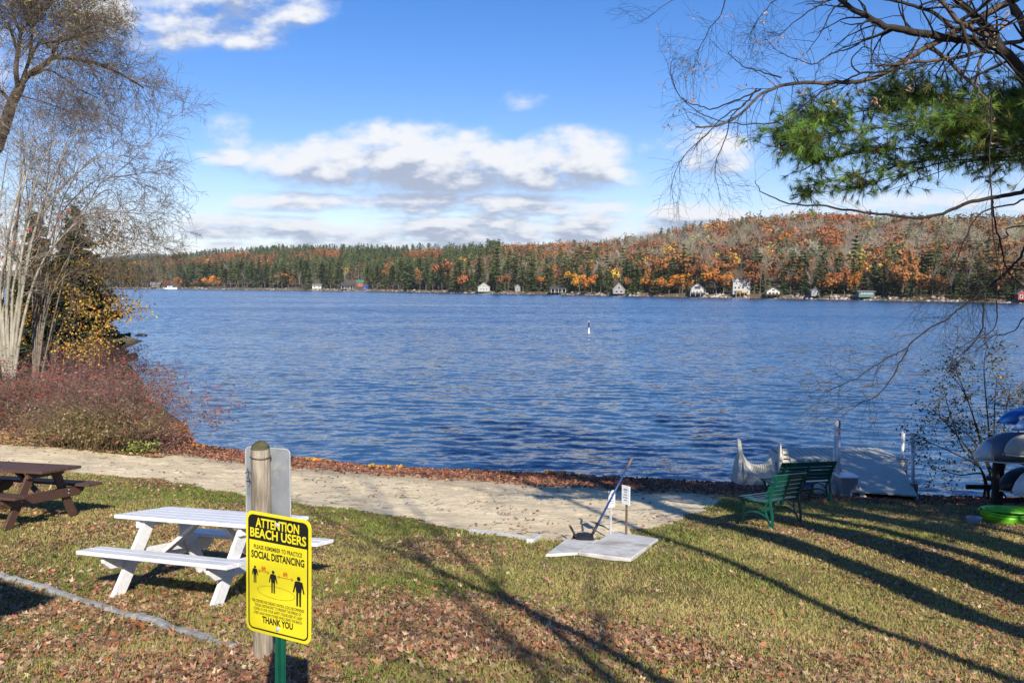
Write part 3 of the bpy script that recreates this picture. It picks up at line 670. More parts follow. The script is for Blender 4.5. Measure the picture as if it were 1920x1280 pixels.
for t in sorted(TREES, key=lambda t: t[2]):
    o, k, px, s, lb, g_ = t
    if not lb:
        i = sum(1 for m in MARKS if m[0] < px); back = s > .04
        where = ('before the ' + MARKS[0][1]) if i == 0 else ('past the ' + MARKS[-1][1]) if i == len(MARKS) else f'past the {MARKS[i-1][1]}'
        key = (k, i, back); cnt[key] = cnt.get(key, 0) + 1
        lb = f"{KD[k]}, {ORD[cnt[key]-1]} {'in the back row' if back else 'on the far waterline'} {where}"
        g_ = f"{KD[k]}s along the far shore"
    tag(o, lb, 'tree', g_)

# ------------------------------------------------------------------ cottages on the far shore
def house(name, label, px, py, w, h, rh, depth, wm, rm, gable=True, wins=(), porch=None, cat='cottage', chim=False, deck=None, over=.5, yaw=0.0):
    """w, h, rh in photo pixels; gable: the gable end faces the lake"""
    s = svy(px, py); x, y, z = [float(q) for q in hillpt(px, s)]; k = y / F; w *= k; h *= k; rh *= k
    e = empty(name, (x, y, z - .2), label, cat, rz=math.atan2(-x, y) * .6 + yaw)
    a = MB(); hw, hd = w / 2, depth / 2
    if gable: a.loft([[(-hw, q, 0), (hw, q, 0), (hw, q, h), (0, q, h + rh), (-hw, q, h)] for q in (-hd, hd)])
    else: a.loft([[(q, -hd, 0), (q, hd, 0), (q, hd, h), (q, 0, h + rh), (q, -hd, h)] for q in (-hw, hw)])
    a.build('wall', wm, e)
    r = MB(); t = .18
    if gable:
        sl = rh / hw
        for sg in (-1, 1): r.loft([[(sg * (hw + over), q, h - sl * over), (0, q, h + rh), (0, q, h + rh + t), (sg * (hw + over), q, h - sl * over + t)] for q in (-hd - over, hd + over)])
    else:
        sl = rh / hd
        for sg in (-1, 1): r.loft([[(q, sg * (hd + over), h - sl * over), (q, 0, h + rh), (q, 0, h + rh + t), (q, sg * (hd + over), h - sl * over + t)] for q in (-hw - over, hw + over)])
    ro = r.build('roof', rm, e)
    if chim: MB().box((hw * .4, hd * .2, h + rh * .9), (.6, .6, 1.8)).build('chimney', M_stone, ro)
    for (u, v, ww, hh) in wins:
        f = MB(); X, Z = (u - .5) * w, v * h; ww *= w; hh *= h
        for sx in (-1, 1): f.box((X + sx * ww / 2, -hd - .05, Z), (.12, .12, hh + .12))
        for sz in (-1, 1): f.box((X, -hd - .05, Z + sz * hh / 2), (ww - .12, .12, .12))
        fo = f.build('window', M_white, e); MB().box((X, -hd - .02, Z), (ww - .1, .06, hh - .1)).build('pane', M_glass, fo)
    if porch:
        q = MB(); ph = porch * h; pd = 2.2; q.box((0, -hd - pd / 2 - .05, ph), (w * 1.02, pd, .16)); q.build('porch_roof', rm, e)
        for i in range(5): MB().box((-hw + .2 + (w - .4) * i / 4, -hd - pd + .1, ph / 2 - .05), (.16, .16, ph - .12)).build('post', M_white, e)
    if deck:
        dm, dw, dh = deck; q = MB(); q.box((0, -hd - 1.8, dh), (w * dw, 3.2, .2)); q.build('deck', dm, e)
        q = MB()
        for i in range(9): q.box((-w * dw / 2 + w * dw * i / 8, -hd - 3.3, dh + .55), (.1, .1, .9))
        q.box((0, -hd - 3.3, dh + 1.04), (w * dw + .1, .14, .08))
        for i in range(4): q.box((-w * dw / 2 + w * dw * i / 3, -hd - 3.2, dh / 2 - .4), (.2, .2, dh + .6))
        q.build('railing', dm, e)
    return e
house('lake_cabin', 'small brown cabin under pines before the white boat', 293, 540, 17, 6, 4, 7, M_bwall, M_roofg, False, [(.3, .5, .2, .5), (.7, .5, .2, .5)])
house('cottage', 'pale flat cottage half hidden behind lakeside pines', 595, 541, 16, 6, 3, 8, M_cwall, M_roofg, False, [(.25, .6, .2, .4), (.75, .6, .2, .4)])
house('lake_cabin', 'dark log cabin with a long porch roof', 652, 542, 22, 8, 4, 8, M_bwall, M_roofd, False, [(.3, .5, .15, .45), (.7, .5, .15, .45)], porch=.8)
house('lake_cabin', 'red cabin with a green roof above the blue tarp', 676, 537, 12, 8, 4, 6, M_rwall, M_roofr, False, [(.5, .5, .3, .5)])
house('boathouse', 'small white gabled boathouse at the very edge of the water', 907, 549, 22, 9, 8, 6, M_wwall, M_wwall, True, [(.25, .55, .13, .3), (.5, .55, .13, .3), (.75, .55, .13, .3), (.5, 1.2, .12, .3)], cat='boathouse')
house('cottage', 'pale cottage corner peeping between dark trees', 970, 546, 10, 10, 4, 6, M_gwall, M_roofg, True, [(.5, .5, .3, .4)])
house('cottage', 'low cottage with a white-posted porch under trees', 1046, 550, 28, 8, 3, 8, M_bwall, M_roofd, False, [(.3, .5, .15, .5), (.7, .5, .15, .5)], porch=.9)
house('cottage', 'steep white-framed cottage close to the rocks', 1159, 552, 22, 8, 12, 8, M_gwall, M_wwall, True, [(.3, .5, .25, .6), (.7, .5, .25, .6), (.5, 1.4, .2, .7)], over=.25)
house('cottage', 'white cottage with dark arched upper porch', 1305, 551, 22, 12, 9, 9, M_wwall, M_roofg, True, [(.5, 1.05, .55, .5), (.2, .35, .2, .45), (.5, .35, .2, .45), (.8, .35, .2, .45)], deck=(M_wwall, 1.25, 1.0))
e = house('house', 'tall white three-storey house with twin gables and yellow deck', 1387, 551, 31, 24, 4, 9, M_wwall, M_roofg, False,
          [(.2, .85, .12, .15), (.5, .85, .12, .15), (.8, .85, .12, .15), (.14, .52, .13, .2), (.35, .52, .13, .2), (.58, .52, .13, .2), (.85, .52, .13, .2), (.3, .2, .5, .2), (.85, .2, .13, .2)], cat='house', deck=(M_ydeck, .7, .9), over=.3)
k = e.location.y / F
for sx in (-1, 1):
    g_ = MB(); w_ = 5 * k; X = sx * 7.5 * k; g_.loft([[(X - w_, q, 24 * k), (X + w_, q, 24 * k), (X, q, 30 * k)] for q in (-4.8, 0)]); g_.build('gable', M_wwall, e)
    g_ = MB()
    for s_ in (-1, 1): g_.loft([[(X + s_ * (w_ + .3), q, 24 * k - .3), (X, q, 30 * k + .04), (X, q, 30 * k + .24), (X + s_ * (w_ + .3), q, 24 * k - .1)] for q in (-5.1, 0)])
    g_.build('gable_roof', M_roofg, e)
house('cottage', 'small cream cottage with a shallow gable by a dark spruce', 1447, 553, 24, 8, 7, 7, M_cwall, M_roofg, True, [(.25, .5, .2, .5), (.5, .5, .2, .5), (.75, .5, .2, .5), (.5, 1.25, .25, .4)], deck=(M_bwall, 1.1, .6))
house('lake_cabin', 'grey cabin in shade beneath the trees', 1526, 555, 15, 11, 4, 6, M_gwall, M_roofg, True, [(.3, .5, .25, .4), (.7, .5, .25, .4)])
house('boat_shed', 'long low green shed with a pale flat roof at the water', 1621, 558, 27, 10, 1.5, 6, M_greenwall, M_roofg, False, [(.2, .7, .12, .25), (.4, .7, .12, .25), (.6, .7, .12, .25), (.8, .7, .12, .25)], cat='shed')
house('cottage', 'white cottage high in the trees above the green shed', 1637, 532, 14, 9, 3, 7, M_wwall, M_roofd, False, [(.3, .55, .2, .4), (.7, .55, .2, .4)])
house('cottage', 'far red cottage with white gable at the end of the shore', 1912, 563, 17, 12, 7, 7, M_rwall, M_roofg, True, [(.3, .5, .25, .45), (.7, .5, .25, .45)])
# a boat moored by the far shore
s = -.004; x, y = (321 - 960) / F * 770, 770.0; e = empty('moored_boat', (x, y, 0), 'white boat moored at the far shore beside small orange tree', 'boat')
MB().loft([[(q, -w_, .1), (q, w_, .1), (q, w_ * 1.25, 1.3 + b_), (q, -w_ * 1.25, 1.3 + b_)] for q, w_, b_ in ((-5, 1.4, 0), (1, 1.5, 0), (4, .9, .2), (5.6, .12, .5))]).build('hull', M_white, e)
MB().box((-.8, 0, 2.2), (4.2, 2.2, 1.5)).build('cabin', M_white, e, bevel=.1); MB().box((-.8, -1.13, 2.35), (3.4, .06, .6)).build('window', M_glass, e)
x, y, z = [float(q) for q in hillpt(688, .03)]; t_ = MB(); t_.loft([[(x - 3, y + q, z - .3), (x + 3, y + q, z - .3), (x + 1.6, y + q, z + 1.9), (x - 1.4, y + q, z + 2.1)] for q in (-1.5, 2)]); tag(t_.build('tarp', M_blue), 'blue tarp over a stack beside the red cabin', 'tarp')
# stones along the far waterline
RV, RF, RC = [], [], []; base = np.array([(-.5, -.4, 0), (.5, -.45, 0), (.55, .4, 0), (-.45, .5, 0), (-.32, -.25, .62), (.3, -.28, .7), (.33, .25, .6), (-.3, .3, .55)]); bf = np.array([(0, 1, 5, 4), (1, 2, 6, 5), (2, 3, 7, 6), (3, 0, 4, 7), (4, 5, 6, 7)])
for p in np.arange(190, 1990, .8):
    q = p + fr.random() * 1.2; x, y, z = [float(v) for v in hillpt(q, .002 + fr.random() * .012)]; big = float(vnoise(q, 0, 22)); sz = (.25 + .9 * fr.random() ** 2) * (.4 + 1.1 * big)
    a = fr.random() * 6.28; v = base * (1 + fr.normal(size=(8, 3)) * .18) * [sz * 1.5, sz, sz * .9]; v = np.c_[v[:, 0] * math.cos(a) - v[:, 1] * math.sin(a) + x, v[:, 0] * math.sin(a) + v[:, 1] * math.cos(a) + y, v[:, 2] + max(z, -.2) - .1]
    RF.append(bf + len(RV) * 8); RV.append(v); c = np.array([(.36, .31, .26), (.24, .2, .17), (.42, .37, .31), (.22, .14, .09)][fr.integers(4)]) * (.8 + .4 * fr.random()); RC.append(np.repeat(c[None], 5, 0))
tag(npmesh('shore_rocks', np.vstack(RV), np.vstack(RF), 4, [mat('pale_shore_stone', tint=True, rough=.9)], col=np.vstack(RC)), 'line of pale stones along the far waterline', 'rocks', kind='stuff')
# ------------------------------------------------------------------ yellow notice on its green post
def flat(o): return o
def text_obj(txt, size, mat_, parent, name, loc, wide=.78, bold=.0, sp=1.0):
    cu = bpy.data.curves.new('t', 'FONT'); cu.body = txt; cu.size = size; cu.align_x = 'CENTER'; cu.align_y = 'CENTER'; cu.offset = bold; cu.space_character = sp; cu.resolution_u = 3; cu.extrude = .0002
    to = bpy.data.objects.new('t', cu); C.objects.link(to); bpy.context.view_layer.update()
    me = bpy.data.meshes.new_from_object(to.evaluated_get(bpy.context.evaluated_depsgraph_get())); bpy.data.objects.remove(to)
    me.transform(Matrix.Diagonal((wide, 1, 1, 1))); me.transform(Matrix.Rotation(R(90), 4, 'X')); me.materials.clear()
    o = link(name, me, parent, [mat_]); o.location = loc; return o
def rrect(w, h, r, n=6, cx=0, cz=0, bottom=True):
    out = []
    for sx, sz, a0 in ((1, 1, 0), (-1, 1, 90), (-1, -1, 180), (1, -1, 270)):
        if sz < 0 and not bottom: out.append((cx + sx * w / 2, cz + sz * h / 2)); continue
        for k in range(n + 1):
            a = R(a0 + 90 * k / n); out.append((cx + sx * (w / 2 - r) + r * math.cos(a), cz + sz * (h / 2 - r) + r * math.sin(a)))
    return out
XZ = Matrix(((1, 0, 0), (0, 0, 1), (0, 1, 0)))          # polygons drawn in x-z
def plate(name, poly, y0, y1, m, parent, bevel=0):
    q = MB(); q.loft([[(x, yy, z) for x, z in poly] for yy in (y0, y1)]); return q.build(name, m, parent, bevel=bevel)
def ring(name, w, h, r, t, y0, y1, m, parent, n=6, z0=0):
    o_, i_ = rrect(w, h, r, n), rrect(w - 2 * t, h - 2 * t, r - t, n); q = MB(); k = len(o_)
    vs = [(x, yy, z) for yy in (y0, y1) for x, z in o_] + [(x, yy, z) for yy in (y0, y1) for x, z in i_]
    fs = []
    for a in range(k):
        b_ = (a + 1) % k; fs += [(a, b_, 2 * k + b_, 2 * k + a), (k + a, k + b_, 3 * k + b_, 3 * k + a), (a, b_, k + b_, k + a), (2 * k + a, 2 * k + b_, 3 * k + b_, 3 * k + a)]
    q.add(vs, fs); return q.build(name, m, parent)
SC = at(516, 1079, 3.07); gy_ = gz(SC.x, SC.y)
YW, YH = .305, .457
sg = empty('notice_sign', (SC.x, SC.y, gy_), 'yellow and black beach notice on a green steel post, nearest to the camera', 'sign', rot=(0, R(.9), -R(26)))
hz = SC.z - gy_
pn = plate('panel', rrect(YW, YH, .030, cz=hz), -.0015, .0015, M_yellow, sg, bevel=.0004)
def S(u, v): return (u - .5) * YW, hz + (.5 - v) * YH      # u from the left, v from the top
q = MB(); o_ = rrect(YW * .925, YH * .95, .024, cz=hz); i_ = rrect(YW * .925 - .0115, YH * .95 - .0115, .019, cz=hz); k = len(o_)
q.add([(x, -.0024, z) for x, z in o_] + [(x, -.0024, z) for x, z in i_], [(a, (a + 1) % k, k + (a + 1) % k, k + a) for a in range(k)]); q.build('border', M_black, pn)
ht = S(0, .028)[1]; hb = S(0, .232)[1]
plate('header', rrect(YW * .915, ht - hb, .022, cz=(ht + hb) / 2, bottom=False), -.0028, -.0020, M_black, pn)
def line(txt, v, size, m, wide, bold=0.0, u=.5, name='lettering', sp=1.0, y=-.0036):
    """wide: share of the panel's width that the line fills"""
    x, z = S(u, v); o = text_obj(txt, size, m, pn, name, (x, y, z), 1, bold, sp); k = wide * YW / max(o.dimensions.x, 1e-4); o.data.transform(Matrix.Diagonal((k, 1, 1, 1))); return o
line('ATTENTION', .089, .0475, M_yellow, .665, .0012, name='heading_lettering')
line('BEACH USERS', .176, .0475, M_yellow, .86, .0012, name='heading_lettering')
line('PLEASE REMEMBER TO PRACTICE', .288, .0215, M_black, .74, .0002, sp=1.08)
line('SOCIAL DISTANCING', .353, .0375, M_black, .815, .001)
for i, t in enumerate(('THE CENTERS FOR DISEASE CONTROL (CDC) RECOMMENDS', '"SOCIAL DISTANCING" TO PREVENT THE SPREAD OF', 'COVID-19. FOR YOUR SAFETY, PLEASE KEEP AT LEAST', '6 FEET AWAY FROM OTHERS WHILE USING THE BEACH.')): line(t, .735 + .033 * i, .0152, M_black, (.81, .72, .75, .75)[i], .0, sp=1.03)
line('THANK YOU', .882, .034, M_black, .475, .001)
def person_mark(u, v0, v1):
    """the walking-size figure printed on the notice: head, torso, arms, legs"""
    x, zt = S(u, v0); zb = S(u, v1)[1]; H = zt - zb; q = MB(); y = -.0027
    def pg(P): q.add([(x + a * H, y, zb + b_ * H) for a, b_ in P], [tuple(range(len(P)))])
    pg([(.075 * math.cos(a), .915 + .075 * math.sin(a)) for a in np.linspace(0, 6.28, 13)[:-1]])
    pg([(-.15, .80), (-.10, .83), (.10, .83), (.15, .80), (.105, .46), (-.105, .46)])
    for s_ in (-1, 1):
        pg([(s_ * .11, .825), (s_ * .155, .80), (s_ * .235, .46), (s_ * .20, .44), (s_ * .175, .47), (s_ * .115, .70)])
        pg([(s_ * .015, .455), (s_ * .10, .455), (s_ * .095, .02), (s_ * .025, .02)])
    q.build('figure_mark', M_black, pn)
person_mark(.145, .445, .592); person_mark(.43, .455, .648); person_mark(.82, .46, .71)
def arrow(u0, v0, u1, v1):
    (x0, z0), (x1, z1) = S(u0, v0), S(u1, v1); a = Vector((x0, -.0027, z0)); b_ = Vector((x1, -.0027, z1)); d = (b_ - a).normalized(); n = Vector((-d.z, 0, d.x)); q = MB(); t = .0009
    q.add([a + n * t, b_ + n * t, b_ - n * t, a - n * t], [(0, 1, 2, 3)])
    for p, e in ((a, d), (b_, -d)):
        for s_ in (-1, 1):
            w = (e * .009 + n * s_ * .006); m_ = w.normalized().cross(Vector((0, 1, 0))) * t
            q.add([p + m_ - Vector((0, .0001, 0)), p + w + m_ - Vector((0, .0001, 0)), p + w - m_ - Vector((0, .0001, 0)), p - m_ - Vector((0, .0001, 0))], [(0, 1, 2, 3)])
    q.build('arrow_mark', M_red, pn)
arrow(.20, .484, .365, .484); arrow(.50, .50, .735, .50)
line('6ft', .458, .0235, M_red, .07, .0003, u=.285); line('6ft', .468, .0235, M_red, .07, .0003, u=.62)
q = MB(); x0, z0 = S(.475, .638)
for i in range(46):
    P = []
    for a in ((i + .0) / 46 * 6.283, (i + .58) / 46 * 6.283): P += [(a, 1.0), (a, .975)]
    vs = [(x0 + math.cos(a) * .089 * r_, -.0027, z0 + math.sin(a) * .0235 * (r_ if r_ == 1 else .93)) for a, r_ in (P[0], P[2], P[3], P[1])]; q.add(vs, [(0, 1, 2, 3)])
q.build('dashed_ring', M_black, pn)
for v in (.078, .928):
    x, z = S(.5, v); q = MB(); q.tube([(x, -.002, z), (x, -.005, z)], [.009, .009], 14).tube([(x, -.005, z), (x, -.010, z)], [.0055, .0045], 6); q.build('bolt', M_steel, sg)
pz = MB(); U = [(-.021, .004), (-.021, .016), (-.010, .016), (-.010, .030), (.010, .030), (.010, .016), (.021, .016), (.021, .004), (.007, .004), (.007, .024), (-.007, .024), (-.007, .004)]
pz.loft([[(x + .002, y, z) for x, y in [(-.021, .004), (-.007, .004), (-.007, .024), (.007, .024), (.007, .004), (.021, .004), (.021, .008), (.011, .008), (.011, .028), (-.011, .028), (-.011, .008), (-.021, .008)]] for z in (-.35, hz + YH * .44)])
pz.build('post', M_post_grn, sg)

# ------------------------------------------------------------------ wooden post with the blank back of a sign
PB = at(494, 1240, 5.4); pgz = gz(PB.x, PB.y); ptop = at(490, 826, 5.4).z - pgz; pr = .0625
wp = empty('sign_post', (PB.x, PB.y, pgz), 'weathered round wooden post with the grey back of a sign on it', 'sign post', rz=-R(17))
q = MB(); n = 20; rings = []
for z, r_ in ((-.4, 1.02), (.2, 1.0), (ptop - .115, .97), (ptop - .11, .92), (ptop - .10, .97), (ptop - .05, .94)): rings.append([(pr * r_ * (1 + .03 * math.sin(3 * a + z)) * math.cos(a), pr * r_ * math.sin(a), z) for a in np.linspace(0, 6.283, n + 1)[:-1]])
q.loft(rings, cap=True); q.build('post', M_post, wp, smooth=False)
q = MB(); q.loft([[(pr * r_ * math.cos(a), pr * r_ * math.sin(a), z) for a in np.linspace(0, 6.283, n + 1)[:-1]] for z, r_ in ((ptop - .052, .96), (ptop - .03, .85), (ptop - .01, .55), (ptop, .2))]); q.build('post_top', M_moss, wp)
q = MB(); q.tube([(pr * 1.02 * math.cos(a), pr * 1.02 * math.sin(a), ptop - .105 + .004 * math.sin(a * 2)) for a in np.linspace(0, 6.5, 26)], .004, 5); q.build('wire', M_iron, wp)
q = MB(); zc = ptop - .055 - .24
q.loft([[(x + .008, yy, z) for x, z in rrect(.335, .48, .035, cz=zc)] for yy in (pr + .006, pr + .009)]); bp_ = q.build('sign_back', M_alu, wp)
ring('rim', .335, .48, .035, .006, pr + .003, pr + .0058, M_steel, wp).location = (.008, 0, zc)
q = MB(); q.tube([(-pr * .5, -pr * .92, ptop - .20), (-pr * .9, -pr * .95, ptop - .19), (-pr * 1.5, -pr * .5, ptop - .21)], .003, 4).tube([(-pr * .95, -pr * .9, ptop - .17), (-pr * .8, -pr * .9, ptop - .21), (-pr * 1.1, -pr * .7, ptop - .24)], .003, 4); q.build('wire_tie', M_iron, wp)

# ------------------------------------------------------------------ picnic tables
def slope_rot(x, y, rz):
    e = .8; gx_, gy__ = (gz(x + e, y) - gz(x - e, y)) / (2 * e), (gz(x, y + e) - gz(x, y - e)) / (2 * e)
    n = Vector((-gx_, -gy__, 1)).normalized(); xx = Vector((math.cos(rz), math.sin(rz), 0)); xx = (xx - n * xx.dot(n)).normalized(); yy = n.cross(xx)
    return Matrix((xx, yy, n)).transposed().to_euler()
def picnic(label, x, y, rz, m, z=None, tilt=True):
    e = empty('picnic_table', (x, y, gz(x, y) if z is None else z), label, 'picnic table', rot=slope_rot(x, y, rz) if tilt else (0, 0, rz)); L = 1.83; bv = .004
    q = MB(); w = .142
    for i in range(5): q.box((0, (i - 2) * (w + .006), .735), (L, w, .038))
    q.build('tabletop', m, e, bevel=bv)
    for s in (-1, 1):
        q = MB()
        for i in range(2): q.box((0, s * (.585 + i * .146), .445), (L, .14, .038))
        q.build('bench_seat', m, e, bevel=bv)
    for sx in (-1, 1):
        X = sx * .60
        for s in (-1, 1):
            q = MB(); q.board((X, s * .60, -.02), (X, s * .20, .712), .135, .038, side=(0, 1, 0)); q.build('leg', m, e, bevel=bv)
        q = MB(); Y = .735
        q.loft([[(X + sx * o_, yy, zz) for yy, zz in ((-Y + .09, .285), (Y - .09, .285), (Y, .355), (Y, .424), (-Y, .424), (-Y, .355))] for o_ in (.021, .059)]); q.build('crossbeam', m, e, bevel=bv)
        q = MB(); q.box((X + sx * .04, 0, .675), (.038, .66, .085)); q.build('cleat', m, e, bevel=bv)
        q = MB(); q.board((X - sx * .02, 0, .36), (sx * .12, 0, .70), .085, .038, side=(0, 1, 0)); q.build('brace', m, e, bevel=bv)
    q = MB()
    for sx in (-1, 1):
        for s in (-1, 1):
            for zz in (.34, .39): q.tube([(sx * .66, s * .42, zz), (sx * .668, s * .42, zz)], .009, 8)
    q.build('bolt', M_steel, e); return e
picnic('white painted picnic table standing on the leafy lawn behind the yellow notice', -3.01, 8.33, R(-23.3), M_white)
picnic('dark brown stained picnic table beside the sandy path', -7.15, 11.9, R(-14.5), M_brown)

# ------------------------------------------------------------------ stone edging across the lawn
E = [hit(*p) for p in ((-90, 1062), (0, 1085), (60, 1100), (120, 1120), (190, 1143), (260, 1163), (330, 1185), (400, 1207), (445, 1219), (480, 1236))]; P = spline(E, 5); q = MB(); rg = random.Random(4); r_ = []
for i, p in enumerate(P):
    t = P[min(i + 1, len(P) - 1)] - P[max(i - 1, 0)]; t = Vector((t[0], t[1], 0)).normalized(); s = Vector((-t.y, t.x, 0)); w = .040 + .014 * rg.random(); h = .035 + .03 * rg.random() - (.05 * max(0, i - 34) / 10); z = gz(p[0], p[1]); b_ = Vector((p[0], p[1], z)) + s * (rg.random() - .5) * .02
    r_.append([b_ - s * w - Vector((0, 0, .08)), b_ - s * w * .9 + Vector((0, 0, h * .7)), b_ - s * w * .4 + Vector((0, 0, h)), b_ + s * w * .4 + Vector((0, 0, h * 1.02)), b_ + s * w * .95 + Vector((0, 0, h * .65)), b_ + s * w - Vector((0, 0, .08))])
q.loft(r_); tag(q.build('stone_edging', M_stone), 'curved low edging of rough grey stone crossing the lawn', 'edging')
E = [hit(*p) for p in ((880, 997), (930, 1003), (985, 1011), (1004, 1014))]; P = spline(E, 4); q = MB()
q.loft([[Vector(p) + Vector((0, dy, dz)) for dy, dz in ((-.07, -.1), (-.07, .035), (.07, .035), (.07, -.1))] for p in P]); tag(q.build('concrete_edging', M_conc), 'straight pale concrete strip between the grass and the sand', 'edging')

# ------------------------------------------------------------------ concrete slabs, two small notices, two shovels
def slab(label, corners, t=.07, lift=.05, ridge=None):
    P = [hit(*c) + Vector((0, 0, lift + (c[2] if len(c) > 2 else 0))) for c in [(a[0], a[1]) for a in corners]]
    for p, a in zip(P, corners):
        if len(a) > 2: p.z += a[2]
    q = MB(); n = len(P); c = sum(P, Vector()) / n; q.v = [tuple(p) for p in P] + [tuple(p - Vector((0, 0, t + .12))) for p in P]
    q.f = [tuple(range(n)), tuple(range(n, 2 * n))[::-1]] + [(i, (i + 1) % n, n + (i + 1) % n, n + i) for i in range(n)]; q.m = [0] * len(q.f)
    return tag(q.build('concrete_slab', M_conc, bevel=.012), label, 'slab')
slab('large pale concrete slab with the two small notices behind it', [(1083, 1041), (1182, 1054), (1234, 1015), (1152, 1000)], lift=.045)
slab('smaller concrete slab tipped down beside the large one', [(1022, 1044), (1083, 1040.5), (1124, 1016), (1062, 1013)], lift=.035)
slab('little flat concrete block at the edge of the sand', [(986, 1017), (1000, 1018), (1016, 1008), (1003, 1005)], lift=.05)
def notice(label, px, pyb, pyt, w, h, rz, m, pm):
    b_ = hit(px, pyb); top = at(px, pyt, b_.y).z - b_.z; e = empty('notice_sign', b_, label, 'sign', rz=rz)
    q = MB(); q.box((0, .012, (top - .25) / 2 - .03), (.032, .02, top - .19)); q.build('post', pm, e)
    q = MB(); q.box((0, -.006, top - h / 2), (w, .014, h)); p_ = q.build('panel', m, e, bevel=.003)
    q = MB(); r_ = random.Random(int(px))
    for i in range(5):
        ww = w * (.25 + .45 * r_.random()); q.box((0, -.0152, top - h * (.2 + .14 * i)), (ww, .002, h * (.05 if i else .09)))
    q.build('print', mat('grey_print', (.28, .28, .3), .6), p_); return e
notice('small white notice on a grey stake, the lower of the two behind the slab', 1145.5, 1007, 919, .145, .26, R(42), M_white, M_steel)
notice('small white notice on a brown stake, the taller of the two behind the slab', 1173, 1008, 910, .17, .29, R(-52), M_white, M_rust)
def shovel(label, base, top, hm, blade, L=None, bw=.24, bl=.3):
    e = empty('shovel', base, label, 'shovel'); t = top - base
    q = MB(); q.tube([(0, 0, 0), t * .5, t * .86], .016, 8); q.build('handle', hm, e, smooth=True)
    q = MB(); q.tube([t * .86, t], .019, 8); q.build('grip', M_rust, e, smooth=True)
    q = MB(); q.tube([t * -.02, t * .18], .021, 8); q.build('socket', M_navy, e, smooth=True)
    d, s_ = blade; d = d.normalized(); n = s_.cross(d).normalized(); s_ = d.cross(n).normalized(); rr = []
    for u, wd, dp in ((-.05, .35, .03), (.04, .8, .015), (.2, 1, 0), (.75, 1, -.005), (1, .9, .01)):
        rr.append([Vector() + d * (u * bl) + s_ * (wd * bw / 2 * k_) + n * (dp - .035 * (1 - abs(k_) ** 2)) + n * o_ for o_, ks in ((0, (-1, -.5, 0, .5, 1)), (.008, (1, .5, 0, -.5, -1))) for k_ in ks])
    MB().loft(rr).build('blade', M_navy, e); return e
b_ = hit(1107, 1016) + Vector((0, 0, .06)); shovel('long blue-handled shovel leaning towards the lake beside the slabs', b_, at(1186, 857, b_.y + .25), M_blueh, (Vector((-.75, .2, -.02)), Vector((.3, .9, .1))), bw=.2, bl=.27)
b_ = hit(1080, 1015) + Vector((0, 0, .07)); e_ = shovel('short black scoop with a stubby handle lying on the sand by the slab', b_, at(1068, 984, b_.y + .12), M_navy, (Vector((.8, .1, -.02)), Vector((0, 1, .25))), bw=.24, bl=.25)
b2 = b_

# ------------------------------------------------------------------ green benches
def park_bench(label, near, far, L=None):
    """near / far: feet of the back legs"""
    ax = far - near; L = ax.length; x = ax.normalized(); up = Vector((0, 0, 1)); f = up.cross(x).normalized(); up2 = x.cross(f).normalized()
    # f must point to the lake side (left / away)
    M = Matrix((x, f, up2)).transposed()
    e = empty('park_bench', near, label, 'bench', 'green benches by the gangway', rot=M.to_euler())
    x0, x1 = 0.0, L
    back = [(-.075, .44), (-.03, .52), (-.055, .60), (-.085, .68), (-.115, .76), (-.14, .835)]
    for i, (yy, zz) in enumerate(back[1:] + [(-.155, .875)]):
        q = MB(); a = .28; q.board((x0 - .10, yy + .03, zz), (x1 + .10, yy + .03, zz), .062, .022, side=(0, -.33, 1)); q.build('back_slat', M_grn, e, bevel=.003)
    for i in range(6):
        q = MB(); yy = .0 + .085 * i; q.board((x0 - .10, yy + .02, .445 - .012 * math.sin(i * .6) + .02 * (i / 5) ** 2), (x1 + .10, yy + .02, .445 - .012 * math.sin(i * .6) + .02 * (i / 5) ** 2), .068, .024, side=(0, 1, 0)); q.build('seat_slat', M_grn, e, bevel=.003)
    xs = [x0, x1] if True else []
    for X in (x0, x1):
        q = MB()
        def bar(pts, w=.022, t=.034):
            S_ = spline([(X, a, b__) for a, b__ in pts], 5); rr = []
            for i, p in enumerate(S_):
                tg = S_[min(i + 1, len(S_) - 1)] - S_[max(i - 1, 0)]; tg = unit(tg); nn = np.array([0, -tg[2], tg[1]]); rr.append([tuple(p + np.array([a * t / 2, 0, 0]) + nn * b__ * w / 2) for a, b__ in ((-1, -1), (1, -1), (1, 1), (-1, 1))])
            q.loft(rr)
        bar([(-.145, .86), (-.09, .70), (-.05, .56), (-.06, .44), (-.11, .22), (-.13, .05), (-.16, 0)], .034, .042)
        bar([(-.02, .43), (.16, .415), (.34, .42), (.46, .44), (.50, .415)], .028, .04)
        bar([(-.05, .50), (.02, .34), (-.03, .18), (-.12, .03)], .022)
        bar([(.46, .43), (.40, .34), (.40, .2), (.46, .07), (.49, 0)], .032, .042)
        bar([(.42, .05), (.36, .2), (.18, .255), (0, .2), (-.09, .05)], .024)
        bar([(.40, .28), (.25, .36), (.10, .34), (.0, .26)], .02)
        q.build('end_frame', M_grn, e)
    q = MB(); q.board((x0, .18, .25), (x1, .18, .25), .03, .012); q.build('stretcher', M_grn, e); 
    q = MB(); q.board(((x0 + x1) / 2, -.02, .42), ((x0 + x1) / 2, -.125, .88), .045, .02, side=(1, 0, 0)); q.build('back_strut', M_grn, e); return e
def foot(px, py): return hit(px, py)
B1 = hit(1434, 991); B1f = Vector((B1.x + .80, B1.y + .98, 0)); B1f.z = gz(B1f.x, B1f.y); park_bench('green slatted bench closest to the camera, its arm end lit by the sun', B1, B1f)
B2f = hit(1548, 941); B2 = Vector((B2f.x - 1.22, B2f.y - .62, 0)); B2.z = gz(B2.x, B2.y); park_bench('green slatted bench in shade next to the gangway', B2, B2f)

